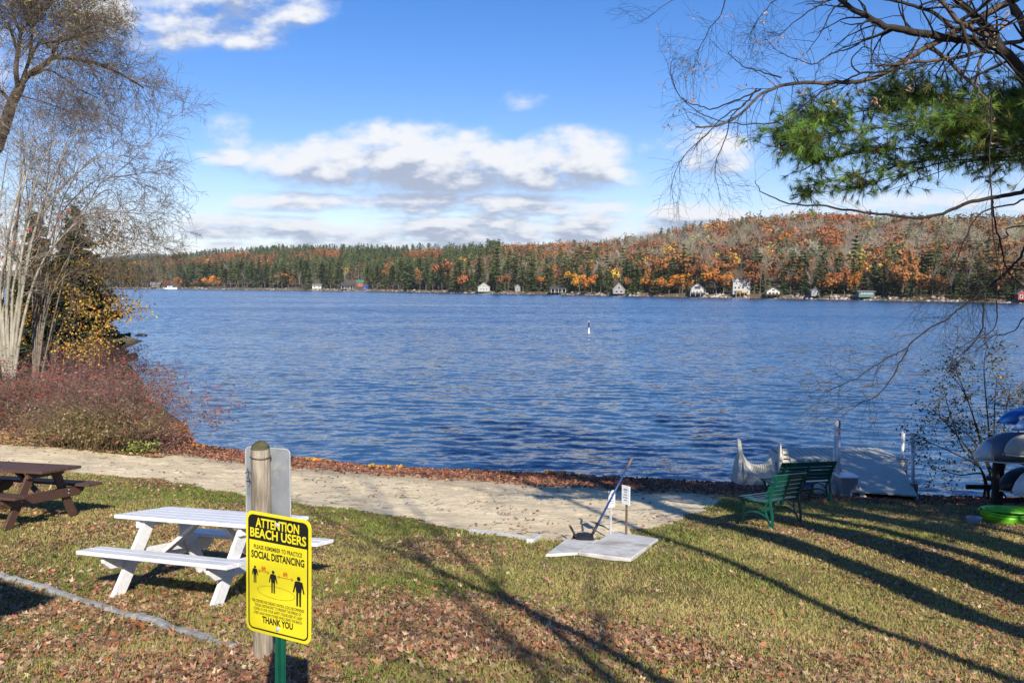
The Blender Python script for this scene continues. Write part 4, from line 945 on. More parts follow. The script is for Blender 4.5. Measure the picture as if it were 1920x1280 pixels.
# ------------------------------------------------------------------ dock, gangway, pipes
dk = empty('floating_dock', (8.6, 22.8, 0), 'floating dock with pale grey decking at the end of the gangway', 'dock')
q = MB(); nb = 17; W0, W1 = -1.3, 1.75
for i in range(nb): q.box((W0 + (i + .5) * (W1 - W0) / nb, 0.15, .47), ((W1 - W0) / nb - .026, 1.7, .04))
q.build('decking', M_deck, dk, bevel=.004)
q = MB(); q.box((.215, -.72, .33), (3.0, .05, .22)).box((.215, 1.02, .33), (3.0, .05, .22)).box((-1.32, .15, .33), (.05, 1.7, .22)).box((1.77, .15, .33), (.05, 1.7, .22)); q.build('frame', M_steel, dk)
for X in (-.7, 1.1): MB().box((X, .15, .12), (1.0, 1.5, .3)).build('float', M_navy, dk, bevel=.03)
q = MB()
for X in (.15, .62, 1.1): q.tube([(X, -.62, .495), (X, -.62, .51)], .05, 10)
q.build('hinge', M_navy, dk)
gw = empty('gangway', (8.6, 20.4, 0), 'grey ramp leading from the grass down to the floating dock', 'gangway')
a0, a1, c1, c0 = [Vector(p) for p in ((7.78, 19.25, .36), (9.22, 19.1, .3), (10.12, 22.1, .52), (8.52, 22.15, .52))]
q = MB(); dn = Vector((0, 0, -.035)); off = Vector((8.6, 20.4, 0)); qs = [a0 - off, a1 - off, c1 - off, c0 - off]; q.loft([[qs[0], qs[1], qs[1] + dn, qs[0] + dn], [qs[3], qs[2], qs[2] + dn, qs[3] + dn]]); q.build('ramp_deck', M_deck, gw)
for u, w in ((qs[0], qs[3]), (qs[1], qs[2])):
    q = MB(); q.board(u + Vector((0, 0, -.13)), w + Vector((0, 0, -.13)), .16, .04); q.build('side_beam', M_steel, gw)
def pipe(label, p0, p1, r_, m=M_steel, cap=None, grp=None, extra=None):
    e = empty('dock_pipe', (p0[0], p0[1], p0[2]), label, 'pipe', grp); t = Vector(p1) - Vector(p0)
    MB().tube([(0, 0, 0), t], r_, 12).build('tube', m, e, smooth=True)
    q = MB(); q.tube([t * .999, t * 1.004], [r_ * 1.08, r_ * 1.02], 12); q.build('cap', M_steel, e)
    if extra: extra(e, t)
    return e
def bracket(w, d, h, zc, m=M_rust):
    return lambda e, t: MB().box((0, 0, zc), (w, d, h)).build('bracket', m, e, bevel=.006)
P = at(1563, 880, 20.6); pipe('tall pale pipe of the pair at the head of the gangway', (P.x, 20.6, -.6), at(1569, 789, 20.6), .052)
P = at(1576, 878, 20.9); pipe('thin dark pipe behind the tall pale pipe', (P.x, 20.9, -.6), at(1573.5, 788, 20.9), .03, M_iron)
P = at(1571, 898, 19.7); pipe('shorter white pipe at the front of the pair by the gangway', (P.x, 19.7, P.z - .05), at(1573, 816, 19.7), .045)
P = at(1692, 865, 22.3); pipe('white capped pipe at the far corner of the gangway', (P.x, 22.3, -.6), at(1693.5, 808, 22.3), .05, extra=lambda e, t: MB().loft([[(-.16, -.12, 1.1), (.08, -.12, 1.1), (.08, .0, 1.1), (-.16, .0, 1.1)], [(.02, -.12, .45), (.08, -.12, .45), (.08, 0, .45), (.02, 0, .45)]]).build('bracket', M_rust, e))
P = at(1713, 934, 19.8); pipe('white pipe standing among the shrub twigs at the water edge', (P.x, 19.8, P.z - .3), at(1711.5, 812, 19.8), .042, extra=bracket(.14, .12, .3, .5))
ab = at(1582, 915, 19.6); abg = gz(ab.x, ab.y); e = empty('ramp_anchor', (ab.x, ab.y, abg), 'weathered block and boulder-sized box anchoring the gangway', 'anchor block')
q = MB(); q.box((.03, 0, .18), (.4, .5, .62)); q.build('block', M_gwall, e, bevel=.015); q = MB(); q.box((.03, 0, .505), (.46, .55, .03)); q.build('cap_plate', M_steel, e)
q = MB(); q.loft([[(.28, -.28, -.15), (.46, -.36, -.15), (.46, -.30, .02), (.28, -.2, .3)], [(.30, .2, -.1), (.5, .2, -.1), (.48, .2, .05), (.32, .2, .36)]]); q.build('wedge', M_steel, e)
rb = at(1551, 910, 19.8); bm = bmesh.new(); bmesh.ops.create_icosphere(bm, subdivisions=3, radius=.36)
for v in bm.verts: v.co *= 1 + .25 * (float(vnoise(v.co.x * 3 + 5, v.co.y * 3 + v.co.z * 2, 1)) - .5); v.co.z *= .72
me = bpy.data.meshes.new('boulder'); bm.to_mesh(me); bm.free(); o = link('boulder', me, None, [M_rock]); o.location = (rb.x, rb.y, gz(rb.x, rb.y) + .12); tag(o, 'rounded grey boulder between the far bench and the gangway', 'boulder')

# curved pale plastic swim-dock section standing at the shore
cs = empty('curved_dock_section', (6.42, 21.6, 0), 'curved pale plastic dock section with two raised horns at the shore', 'dock section', rz=R(-6)); cs.scale = (.74, 1, 1)
prof = [(-.72, 1.02), (-.68, .90), (-.62, .72), (-.52, .56), (-.38, .44), (-.2, .38), (0, .37), (.2, .42), (.36, .52), (.47, .62)]
S_ = spline([(x, 0, z) for x, z in prof], 4); q = MB(); rr = []
for i, p in enumerate(S_):
    u = i / (len(S_) - 1); dep = .42; yb = .42
    low = .02 + .30 * math.exp(-((p[0] - .08) / .22) ** 2)            # the arched front edge
    inn = np.array([p[0] + (.03 if p[0] < 0 else -.02), yb, p[2]])
    frt = np.array([p[0] * .97 - .02, -.5, min(p[2] - .18, low + .15 + .62 * max(0, -p[0] - .25) ** 1.2)])
    mid = np.array([p[0] * .98, -.06, (inn[2] * .55 + frt[2] * .45) - .05])
    gr = .008 * (i % 3 == 0); t = np.array([.0, .0, .05])
    bt = np.array([p[0], -.5, low - .18 if p[0] > -.45 else -.25])
    rr.append([inn + [0, 0, -gr], mid + [0, 0, -gr], frt + [0, -gr, 0], bt, mid - t * 1.4, inn - t + [0, .05, 0]])
q.loft(rr); q.build('curved_deck', M_plastic, cs)
q = MB(); q.loft([[(-1.02, -.46, -.25), (-.66, -.5, -.25), (-.66, .46, -.25), (-1.02, .42, -.25)], [(-.90, -.40, .30), (-.68, -.46, .25), (-.66, .46, .4), (-.88, .42, .4)], [(-.82, -.1, .68), (-.67, -.2, .62), (-.66, .46, .72), (-.75, .42, .74)], [(-.82, .24, 1.03), (-.69, .20, 1.03), (-.67, .44, 1.04), (-.79, .43, 1.04)]]); q.build('horn', M_plastic, cs, bevel=.02)
q = MB(); q.loft([[(.40, -.5, -.2), (.62, -.44, -.2), (.66, .30, -.2), (.60, .46, -.2)], [(.42, -.48, .22), (.64, -.42, .22), (.67, .30, .3), (.6, .46, .3)], [(.60, .02, .86), (.66, .04, .86), (.68, .28, .86), (.62, .34, .86)], [(.63, .14, 1.0), (.66, .14, 1.0), (.67, .22, 1.0), (.64, .22, 1.0)]]); q.build('horn', M_plastic, cs, bevel=.015)
q = MB()
for i in range(6): q.box((.80, .2, .2 + .115 * i), (.22, .34, .075))
q.box((.70, .2, .48), (.03, .36, .72)); q.build('step_block', M_plastic, cs, bevel=.008)
q = MB()
for i, X in enumerate(np.linspace(-.28, .36, 11)): q.board((X, .40, .395 + .4 * X * X), (X * .96, -.45, .30 + .45 * X * X), .012, .012)
q.build('groove_rib', M_deck, cs)

# ------------------------------------------------------------------ canoe rack and boats
def hull(name, label, cat, tip, dirv, L, w, h, m, parts=(), up=True, blunt=.5, group=None, flip=1, tipm=None, tipL=.25):
    """an upside-down hull lying along DIRV from its TIP"""
    d = Vector(dirv).normalized(); s = Vector((0, 0, 1)).cross(d).normalized(); M = Matrix((d, s, Vector((0, 0, 1)))).transposed(); e = empty(name, tip, label, cat, group, rot=M.to_euler())
    n = 18; rr = []; us = np.concatenate([np.linspace(0, tipL, 9), np.linspace(tipL, 1, 16)[1:]])
    def ringat(u):
        x = u * L; g_ = max(math.sin(min(u / blunt, 1) * math.pi / 2), .04) ** .75 * (max(math.sin(min((1 - u) / blunt, 1) * math.pi / 2), .04) ** .75); r_ = []
        for k in range(n + 1):
            a = math.pi * k / n; r_.append((x, math.cos(a) * w / 2 * g_, flip * (math.sin(a) ** .7 * h * (g_ ** .8)) - (flip * .0)))
        for k in range(n - 1, 0, -1):
            a = math.pi * k / n; r_.append((x, math.cos(a) * w / 2 * g_ * .92, flip * (math.sin(a) ** .7 * h * g_ ** .8 * .9) - .004))
        return r_
    k0 = 3
    if tipm: 
        MB().loft([ringat(u) for u in us[:k0 + 1]]).build('bow_cap', tipm, e, smooth=True); MB().loft([ringat(u) for u in us[k0:]]).build('hull', m, e, smooth=True)
    else: MB().loft([ringat(u) for u in us]).build('hull', m, e, smooth=True)
    q = MB()
    for sg_ in (-1, 1):
        q.tube([(u * L, sg_ * w / 2 * max(math.sin(min(u / blunt, 1) * math.pi / 2), .04) ** .75 * (max(math.sin(min((1 - u) / blunt, 1) * math.pi / 2), .04) ** .75), 0) for u in us], .015, 6)
    q.build('gunwale', m if cat == 'kayak' else M_steel, e, smooth=True); return e
rk = empty('canoe_rack', (9.35, 16.3, gz(9.35, 16.3)), 'wooden canoe rack in shade, its post and arms carrying the hulls', 'rack'); rz0 = rk.location.z
q = MB(); 
for X, Y in ((.02, .0), (1.9, .0), (.75, 1.1), (2.4, 1.1)): MB().box((X, Y, .6), (.10, .10, 1.5)).build('post', M_barkdark, rk, bevel=.005)
for z in (.45, 1.02, 1.32):
    for X in (.6, 2.1): MB().box((X, .5, z), (.07, 1.6, .09)).build('arm', M_barkdark, rk, bevel=.005)
for z in (.3,):
    for Y in (.0, 1.1): MB().box((1.2, Y, z), (2.3, .06, .09)).build('rail', M_barkdark, rk)
t = at(1825, 835, 16.2); hull('canoe', 'grey canoe with a rounded pale nose, upside down on the rack', 'canoe', (t.x, t.y, t.z - .27), (1, .05, 0), 4.6, .72, .52, M_canoe_grey, tipm=M_canoe_alu, blunt=.16, tipL=.16)
t = at(1883, 852, 15.75); hull('canoe', 'beige canoe end sitting in front of the grey canoe', 'canoe', (t.x, t.y, t.z), (1, .22, 0), 4.4, .6, .38, M_canoe_beige, blunt=.12)
t = at(1898, 926, 15.6); hull('canoe', 'white canoe on the low arms of the rack', 'canoe', (t.x, t.y, t.z), (1, .12, 0), 4.4, .68, .5, M_canoe_white, blunt=.14)
t = at(1868, 918, 16.9); hull('canoe', 'black canoe behind the white canoe', 'canoe', (t.x, t.y, t.z), (1, .1, 0), 4.4, .8, .46, M_canoe_dark, blunt=.16)
t = at(1872, 792, 16.6); e = hull('kayak', 'blue kayak on top of the rack', 'kayak', (t.x, t.y, t.z), (1, .06, .03), 3.0, .66, .30, M_kayblue, blunt=.22); q = MB(); q.loft([[( .30 + .09 * math.cos(a), -.29 - o_, .13 + .05 * math.sin(a)) for a in np.linspace(0, 6.283, 13)[:-1]] for o_ in (0, .01)]); q.build('badge', M_white, e)
t = at(1906, 806, 15.7); hull('kayak', 'pale blue kayak bow pointing out below the blue kayak', 'kayak', (t.x - .05, t.y, t.z), (1, .3, .15), 3.0, .5, .26, M_kayblue, blunt=.3, tipm=mat('pale_blue_hull', (.45, .6, .75), .4), tipL=.2)
t = at(1836, 978, 15.2); zt = gz(t.x + 1, t.y + .3); e = hull('kayak', 'lime green kayak lying on the ground by the rack', 'kayak', (t.x, t.y, zt + .27), (1, -.05, -.015), 2.8, .74, .30, M_kaygreen, blunt=.13, flip=-1)
q = MB(); q.box((.62, -.352, -.08), (.07, .02, .07)); q.build('badge', M_kayblue, e)
q = MB(); rr = [[(x, math.cos(a) * .3 * min(1, .3 + x * 1.4), .02 + .05 * math.sin(a)) for a in np.linspace(0, 6.283, 13)[:-1]] for x in (.06, .3, .9, 2.2, 2.7)]; q.loft(rr); q.build('deck', M_kaygreen, e, smooth=True)
t = hit(1826, 985); e = empty('tub', (t.x, t.y, t.z), 'pale blue plastic tub beside the lime green kayak', 'tub'); q = MB()
q.loft([[(w_ * math.cos(a) + .0, w_ * .8 * math.sin(a), z) for a in np.linspace(0, 6.283, 17)[:-1]] for w_, z in ((.08, 0), (.115, .12), (.12, .145), (.11, .145), (.105, .12), (.075, .015))]); q.build('bowl', M_tub, e, smooth=True)
MB().tube([(.122 * math.cos(a), .122 * .8 * math.sin(a), .145) for a in np.linspace(0, 6.283, 25)], .012, 6).build('rim', M_tub, e)

# ------------------------------------------------------------------ lake marker and far dark float
p = at(1104, 624, 5.0 / ((624 - yh(1104)) / F)); e = empty('buoy', (p.x, p.y, 0), 'slim marker buoy, dark above and white below, out on the lake', 'buoy'); r_ = .066
MB().tube([(0, 0, -.4), (0, 0, .55)], r_ * 1.05, 12).build('white_section', M_white, e); MB().tube([(0, 0, .55), (0, 0, 1.18)], r_ * .95, 12).build('dark_section', M_navy, e); MB().tube([(0, 0, 1.18), (0, 0, 1.26)], [r_ * .9, r_ * .5], 12).build('cap', M_white, e); MB().tube([(0, 0, -.05), (0, 0, .14)], r_ * 1.7, 12).build('float_collar', M_white, e)
p = at(265, 629.5, 5.0 / ((629.5 - yh(265)) / F)); bm = bmesh.new(); bmesh.ops.create_icosphere(bm, subdivisions=3, radius=.5)
for v in bm.verts: v.co *= 1 + .4 * (float(vnoise(v.co.x * 4 + 9, v.co.y * 3 + v.co.z * 2, 1)) - .5); v.co *= .8; v.co.x *= 1.5; v.co.z *= .42
me = bpy.data.meshes.new('rock'); bm.to_mesh(me); bm.free(); o = link('rock', me, None, [M_navy]); o.location = (p.x, p.y, .05); tag(o, 'dark rock breaking the water off the grassy point', 'rock')
# ------------------------------------------------------------------ trees close by, left
vg = np.random.default_rng(77)
def A(D, pts, jit=0.0):
    out = []
    for i, p in enumerate(pts): out.append(np.array(at(p[0], p[1], D + (vg.normal() * jit if 0 < i else 0))))
    return out
def z1(pts): return [(x / 2.667, y / 2.667) for x, y in pts]
# big willow whose crown fills the upper corner
gx0 = at(-75, 700, 30); base = np.array([gx0.x, 30.0, gz(gx0.x, 30.0)])
wt = empty('willow_tree', base, 'big leaning tree with a thin dusting of yellow leaves, behind the pale stems', 'tree')
def rel(P, o): return np.asarray(P) - np.asarray(o)
tr = Twigs(); lim = []
T0 = spline([base] + A(30, z1([(-60, 900), (-10, 720), (30, 610), (60, 520), (92, 455), (110, 420)])), 6); tr.tube(rel(T0, base), np.linspace(.26, .13, len(T0)), 9)
for pts, r0 in (([(108, 420), (150, 370), (210, 330), (265, 290), (320, 290), (400, 300), (480, 320), (560, 350), (640, 390), (720, 440)], .1), ([(262, 292), (270, 240), (285, 208), (340, 200), (430, 170), (520, 150)], .06),
                ([(150, 290), (190, 225), (240, 210), (290, 205), (370, 180), (470, 120)], .06), ([(92, 455), (80, 350), (92, 250), (105, 160), (140, 100), (152, 30), (150, -60)], .09), ([(110, 405), (145, 300), (160, 180), (150, 80), (120, -20)], .07),
                ([(160, 378), (240, 350), (330, 400), (400, 450), (490, 490)], .045), ([(60, 520), (20, 470), (-40, 430)], .08), ([(60, 520), (80, 480), (180, 500), (300, 540), (400, 590)], .035), ([(85, 250), (40, 120), (-20, 60)], .06), ([(100, 160), (60, 60), (60, -40)], .05), ([(150, 150), (220, 60), (300, -30)], .05), ([(240, 210), (300, 110), (400, 40), (470, -20)], .045)):
    P = spline(A(30, z1(pts), .5), 5); lim.append((P, r0)); tr.tube(rel(P, base), np.linspace(r0, r0 * .3, len(P)), 6)
tr.build('trunk', M_bark, wt)
tw = Twigs(); tips = []
for P, r0 in lim: sprout(tw, rel(P, base), r0 * .5, int(20 + len(P) * .9), 1.9, 2, vg, droop=.05, spread=.85, start=.2, tips=tips, nk=(3, 8), rr=.42, rmin=.0046)
tw.build('twigs', M_twig, wt)
end = [t[0] for t in tips if t[1] == 0]; k = vg.choice(len(end), min(5200, len(end) * 3)); P = np.array([end[i][vg.integers(1, len(end[i]))] for i in k]) + vg.normal(size=(len(k), 3)) * .06
keep = vg.random(len(P)) < np.clip((P[:, 2] + base[2] - 10.2) / 4.5, .03, 1) ; P = P[keep]
leaf_quads('leaves', P, .05 + .05 * vg.random(len(P)), pal([(.34, .27, .07), (.26, .22, .07), (.4, .3, .1), (.2, .19, .08)], len(P), vg), M_leaf, wt, elong=3)
# grey bare tree whose fine crown makes the mass in the middle
def bare(label, D, bx, by, limbs, n, L, bark, twm, r0=.05, depth=2, droop=.06, nk=(3, 7), wig=.25, name='bare_tree', stem='limb', rmin=.003):
    b_ = np.array(at(bx, by, D)); b_[2] = gz(b_[0], b_[1]); e = empty(name, b_, label, 'tree'); tw = Twigs(); tips = []
    for pts in limbs:
        P = spline([b_] + A(D, pts, .35), 5); t_ = Twigs(); t_.tube(rel(P, b_), np.linspace(r0, r0 * .25, len(P)), 6); t_.build(stem, bark, e)
        sprout(tw, rel(P, b_), r0 * .6, n, L, depth, vg, droop=droop, spread=.85, start=.3, tips=tips, nk=nk, rr=.45, wig=wig, rmin=rmin)
    tw.build('twigs', twm, e); return e, tips, b_
bare('grey leafless tree whose limbs sweep out over the water', 28, 60, 700, [[(100, 600), (140, 450), (180, 356), (210, 330), (247, 300), (285, 262), (311, 232), (345, 206)], [(90, 560), (130, 430), (199, 356), (232, 394), (259, 431), (268, 469)],
     [(85, 560), (110, 400), (150, 320), (200, 280), (250, 250)], [(80, 560), (115, 430), (180, 400), (250, 400), (310, 410)], [(70, 560), (100, 380), (120, 280), (150, 220)], [(85, 600), (130, 480), (190, 440), (250, 450), (300, 470)], [(80, 600), (120, 520), (170, 500), (220, 500)],
     [(75, 560), (105, 420), (170, 345), (230, 330), (300, 320)], [(70, 500), (90, 330), (100, 220), (120, 170)], [(60, 500), (50, 350), (40, 250)]], 36, 1.8, mat('grey_bark', (.25, .21, .17), .9, (.12, .1, .08), 9), M_twig, r0=.026, rmin=.0056, nk=(2, 6))
sty = [[(12, 620), (18, 500), (28, 420), (50, 330), (70, 270)], [(22, 620), (25, 540), (45, 440), (65, 350), (95, 270)], [(5, 600), (8, 520), (20, 420), (45, 320), (52, 270)], [(30, 640), (50, 500), (75, 400), (115, 300), (150, 235)], [(15, 560), (30, 440), (38, 330), (36, 240)],
       [(28, 600), (60, 450), (100, 370), (150, 320), (190, 290)], [(-5, 600), (-10, 480), (0, 380), (12, 300)], [(34, 600), (40, 480), (58, 400), (62, 330)], [(0, 560), (12, 470), (10, 390)], [(40, 620), (75, 500), (130, 430), (170, 400)]]
e, tips, b_ = bare('clump of pale straight stems rising behind the red bushes', 27, 16, 735, sty, 16, 1.4, M_barkpale, M_twigpale, r0=.058, depth=2, droop=.0, name='stem_clump', stem='stem')
P = np.array([t[0][-1] for t in tips if vg.random() < .02 and 2 < t[0][-1][2] < 7.0]); 
if len(P): leaf_quads('red_leaves', P + vg.normal(size=P.shape) * .05, .09 + .04 * vg.random(len(P)), pal([(.5, .05, .04), (.42, .08, .05)], len(P), vg), M_leaf, e)
# yellow-leaved young tree
e, tips, b_ = bare('young tree still holding yellow and orange leaves, before the dark spruce', 29, 95, 735, [[(100, 620), (110, 520), (115, 430), (118, 385)], [(105, 640), (150, 560), (190, 510), (225, 495)], [(100, 640), (85, 560), (70, 500)], [(110, 640), (160, 600), (205, 580), (232, 572)], [(100, 620), (140, 520), (180, 460), (200, 440)], [(90, 660), (60, 610), (40, 590)], [(110, 660), (150, 640), (190, 645)]], 18, 1.1, M_bark, M_twig, r0=.035, name='yellow_tree', depth=1)
ends = [t[0] for t in tips]; k = vg.choice(len(ends), 4600); P = np.array([ends[i][vg.integers(1, len(ends[i]))] for i in k]) + vg.normal(size=(4600, 3)) * np.array([.16, .16, .14])
leaf_quads('leaves', P,   .055 + .045 * vg.random(len(P)), pal([(.62, .40, .05), (.5, .25, .04), (.42, .34, .08), (.45, .17, .05), (.35, .2, .08)], len(P), vg, p=[.38, .22, .2, .1, .1]), M_leaf, e, elong=1.5)
# dark spruces at the corner of the bay
def spruce(label, D, px, pyb, pyt, wpx):
    b_ = np.array(at(px, pyb, D)); b_[2] = gz(b_[0], b_[1]); H = at(px, pyt, D).z - b_[2]; W = wpx / F * D; e = empty('spruce_tree', b_, label, 'tree')
    MB().tube([(0, 0, -.2), (0, 0, H * .5), (0, 0, H)], [.16, .1, .015], 8).build('trunk', M_barkdark, e)
    P, U, Ln = [], [], []
    for k in range(330):
        h = H * (1 - (k / 330) ** .75) * .98 + .15; q = max(1 - h / H, 0.0); R_ = W * .5 * (q ** .8) * (.7 + .5 * vg.random()) + .12; th = vg.random() * 6.28; d = np.array([math.cos(th), math.sin(th), 0])
        for j in range(22 + int(40 * R_)):
            t = vg.random() ** .6; p = d * R_ * t + np.array([0, 0, h - R_ * t * .28 + .18 * R_ * t * t]) + vg.normal(size=3) * .05; P.append(p); U.append(d + np.array([-d[1], d[0], 0]) * vg.choice([-1, 1]) * .9 + [0, 0, -.3 + .3 * vg.normal()]); Ln.append(.26)
    P = np.array(P); V = kites(P, np.array(U), np.array(Ln) * (.7 + .6 * vg.random(len(P))), .10, vg); m = len(P)
    npmesh('foliage', V, np.arange(m * 4).reshape(m, 4), 4, [M_leaf], e, col=pal([(.028, .05, .03), (.04, .065, .03), (.022, .04, .027)], m, vg))
spruce('dark spruce standing at the water behind the yellow-leaved tree', 45, 150, 690, 388, 180); spruce('shorter dark spruce tucked behind the pale stems', 40, 75, 690, 400, 150); spruce('low spreading spruce next to the grassy point', 56, 135, 668, 430, 165)
# red and brown bushes along the bank
def bush(name, label, cat, D, px, pyb, wpx, hpx, ns, nl, cols, p=None, stemm=M_twig, lean=.0, lsize=.058, grp=None, up=1.0, twn=7, r0=.007, elong=2.0):
    b_ = hit(px, pyb) if D is None else at(px, pyb, D); b_ = np.array(b_); b_[2] = gz(b_[0], b_[1]); D = b_[1]; W = wpx / F * D; H = hpx / F * D; e = empty(name, b_, label, cat, grp); tw = Twigs(); tips = []
    for k in range(ns):
        o_ = np.array([vg.normal() * W * .2, vg.normal() * W * .13, 0.]); o_[2] = gz(b_[0] + o_[0], b_[1] + o_[1]) - b_[2] - .03
        d = np.array([o_[0] / W * 1.7 + lean + vg.normal() * .22, o_[1] / W * 1.7 + vg.normal() * .22, up]); d = unit(d); L = H * (.6 + .45 * vg.random()) / max(d[2], .55); pts = [o_]
        for j in range(5): d = unit(d + vg.normal(size=3) * .14 + np.array([d[0], d[1], -.10]) * .12 * j); pts.append(pts[-1] + d * L / 5)
        P = np.array(pts); tw.tube(P, np.linspace(r0, r0 * .35, 6), 3); tips.append((P, 1)); sprout(tw, P, r0, twn, L * .38, 1, vg, droop=.03, spread=.8, start=.25, k=3, tips=tips, nk=(2, 4), rmin=.0022)
    tw.build('stems', stemm, e); ends = [t[0] for t in tips]
    k = vg.choice(len(ends), nl); Q = np.array([ends[i][vg.integers(1, len(ends[i]))] for i in k]) + vg.normal(size=(nl, 3)) * .05
    leaf_quads('leaves', Q, lsize * (.6 + .8 * vg.random(nl)), pal(cols, nl, vg, p=p), M_leaf, e, elong=elong); return e
M_twigred = mat('reddish_twig', (.27, .19, .155), .9, (.15, .09, .075), 3)
RED = [(.30, .075, .05), (.22, .095, .06), (.33, .15, .075), (.13, .085, .06), (.36, .065, .055), (.36, .075, .06), (.21, .125, .09)]
bush('red_bush', 'dark red bush at the foot of the pale stems', 'bush', None, 30, 800, 190, 120, 120, 3600, RED, None, M_twigred)
bush('red_bush', 'tall crimson-leaved bush in the middle of the bank thicket', 'bush', None, 150, 812, 220, 150, 150, 4600, RED, None, M_twigred)
bush('red_bush', 'wide grey-red bush reaching out over the water edge', 'bush', None, 222, 838, 155, 140, 170, 4000, [(.2, .08, .06), (.26, .15, .11), (.17, .11, .09), (.3, .06, .05), (.16, .13, .08)], None, M_twigred, lean=.05)
bush('red_bush', 'thin twiggy bush along the bank further up the bay', 'bush', 33, 180, 776, 140, 105, 130, 3200, RED, None, M_twigred)
bush('red_bush', 'brown thicket on the bank below the spruces', 'bush', 40, 150, 720, 170, 80, 80, 1500, [(.2, .1, .06), (.3, .18, .07), (.15, .08, .05)], None, M_twigred)
bush('red_bush', 'dark brush at the waterline near the grassy point', 'bush', 50, 205, 690, 110, 46, 60, 900, [(.12, .06, .04), (.1, .055, .035), (.18, .12, .05)], None, M_twigred)
GOLD = [(.27, .2, .11), (.21, .17, .05), (.33, .26, .17), (.14, .12, .035), (.25, .16, .085)]
for lb, px, py, w, h in (('tan seed-headed weeds before the crimson bush', 128, 838, 80, 88), ('pale fluffy weeds under the wide grey-red bush', 205, 846, 90, 95), ('olive and tan weeds at the path side', 165, 846, 70, 75)):
    bush('dry_weeds', lb, 'weeds', None, px, py, w, h, 70, 1900, GOLD, None, mat('dry_stem', (.25, .19, .09), .9, (.17, .12, .06), 5), lsize=.05, grp='dry weeds at the foot of the bushes', up=1.6, twn=6)
bush('green_plant', 'small yellow-green leafy plant beside the path', 'plant', None, 263, 851, 34, 30, 26, 420, [(.3, .33, .06), (.22, .28, .05), (.4, .38, .12)], None, M_twig, lsize=.06, up=1.2)

# ------------------------------------------------------------------ maple on the right whose limbs hang over the view
def z5(pts): return [(1180 + x / 2.595, y / 2.595) for x, y in pts]
def z3(pts): return [(1500 + x / 4.571, 380 + y / 4.571) for x, y in pts]
def z8(pts): return [(1560 + x / 3.37, 560 + y / 3.37) for x, y in pts]
mb_ = np.array([8.6, 9.4, 0.]); mb_[2] = gz(8.6, 9.4); mt = empty('maple_tree', mb_, 'leafless maple whose dark limbs hang across the sky on the right', 'tree'); Dm = 8.6
fork = np.array([8.5, 9.4, 4.6])
t_ = Twigs(); P = spline([mb_ - [0, 0, .2], mb_ + [.05, 0, 2], fork, fork + [-.1, .1, 3.0], fork + [.1, .1, 6.5]], 6); t_.tube(rel(P, mb_), np.linspace(.24, .09, len(P)), 12); t_.build('trunk', M_bark, mt, smooth=True)
def fromtrunk(pts, h): return [np.array([8.45, 9.4, h])] + A(Dm, pts, .0)
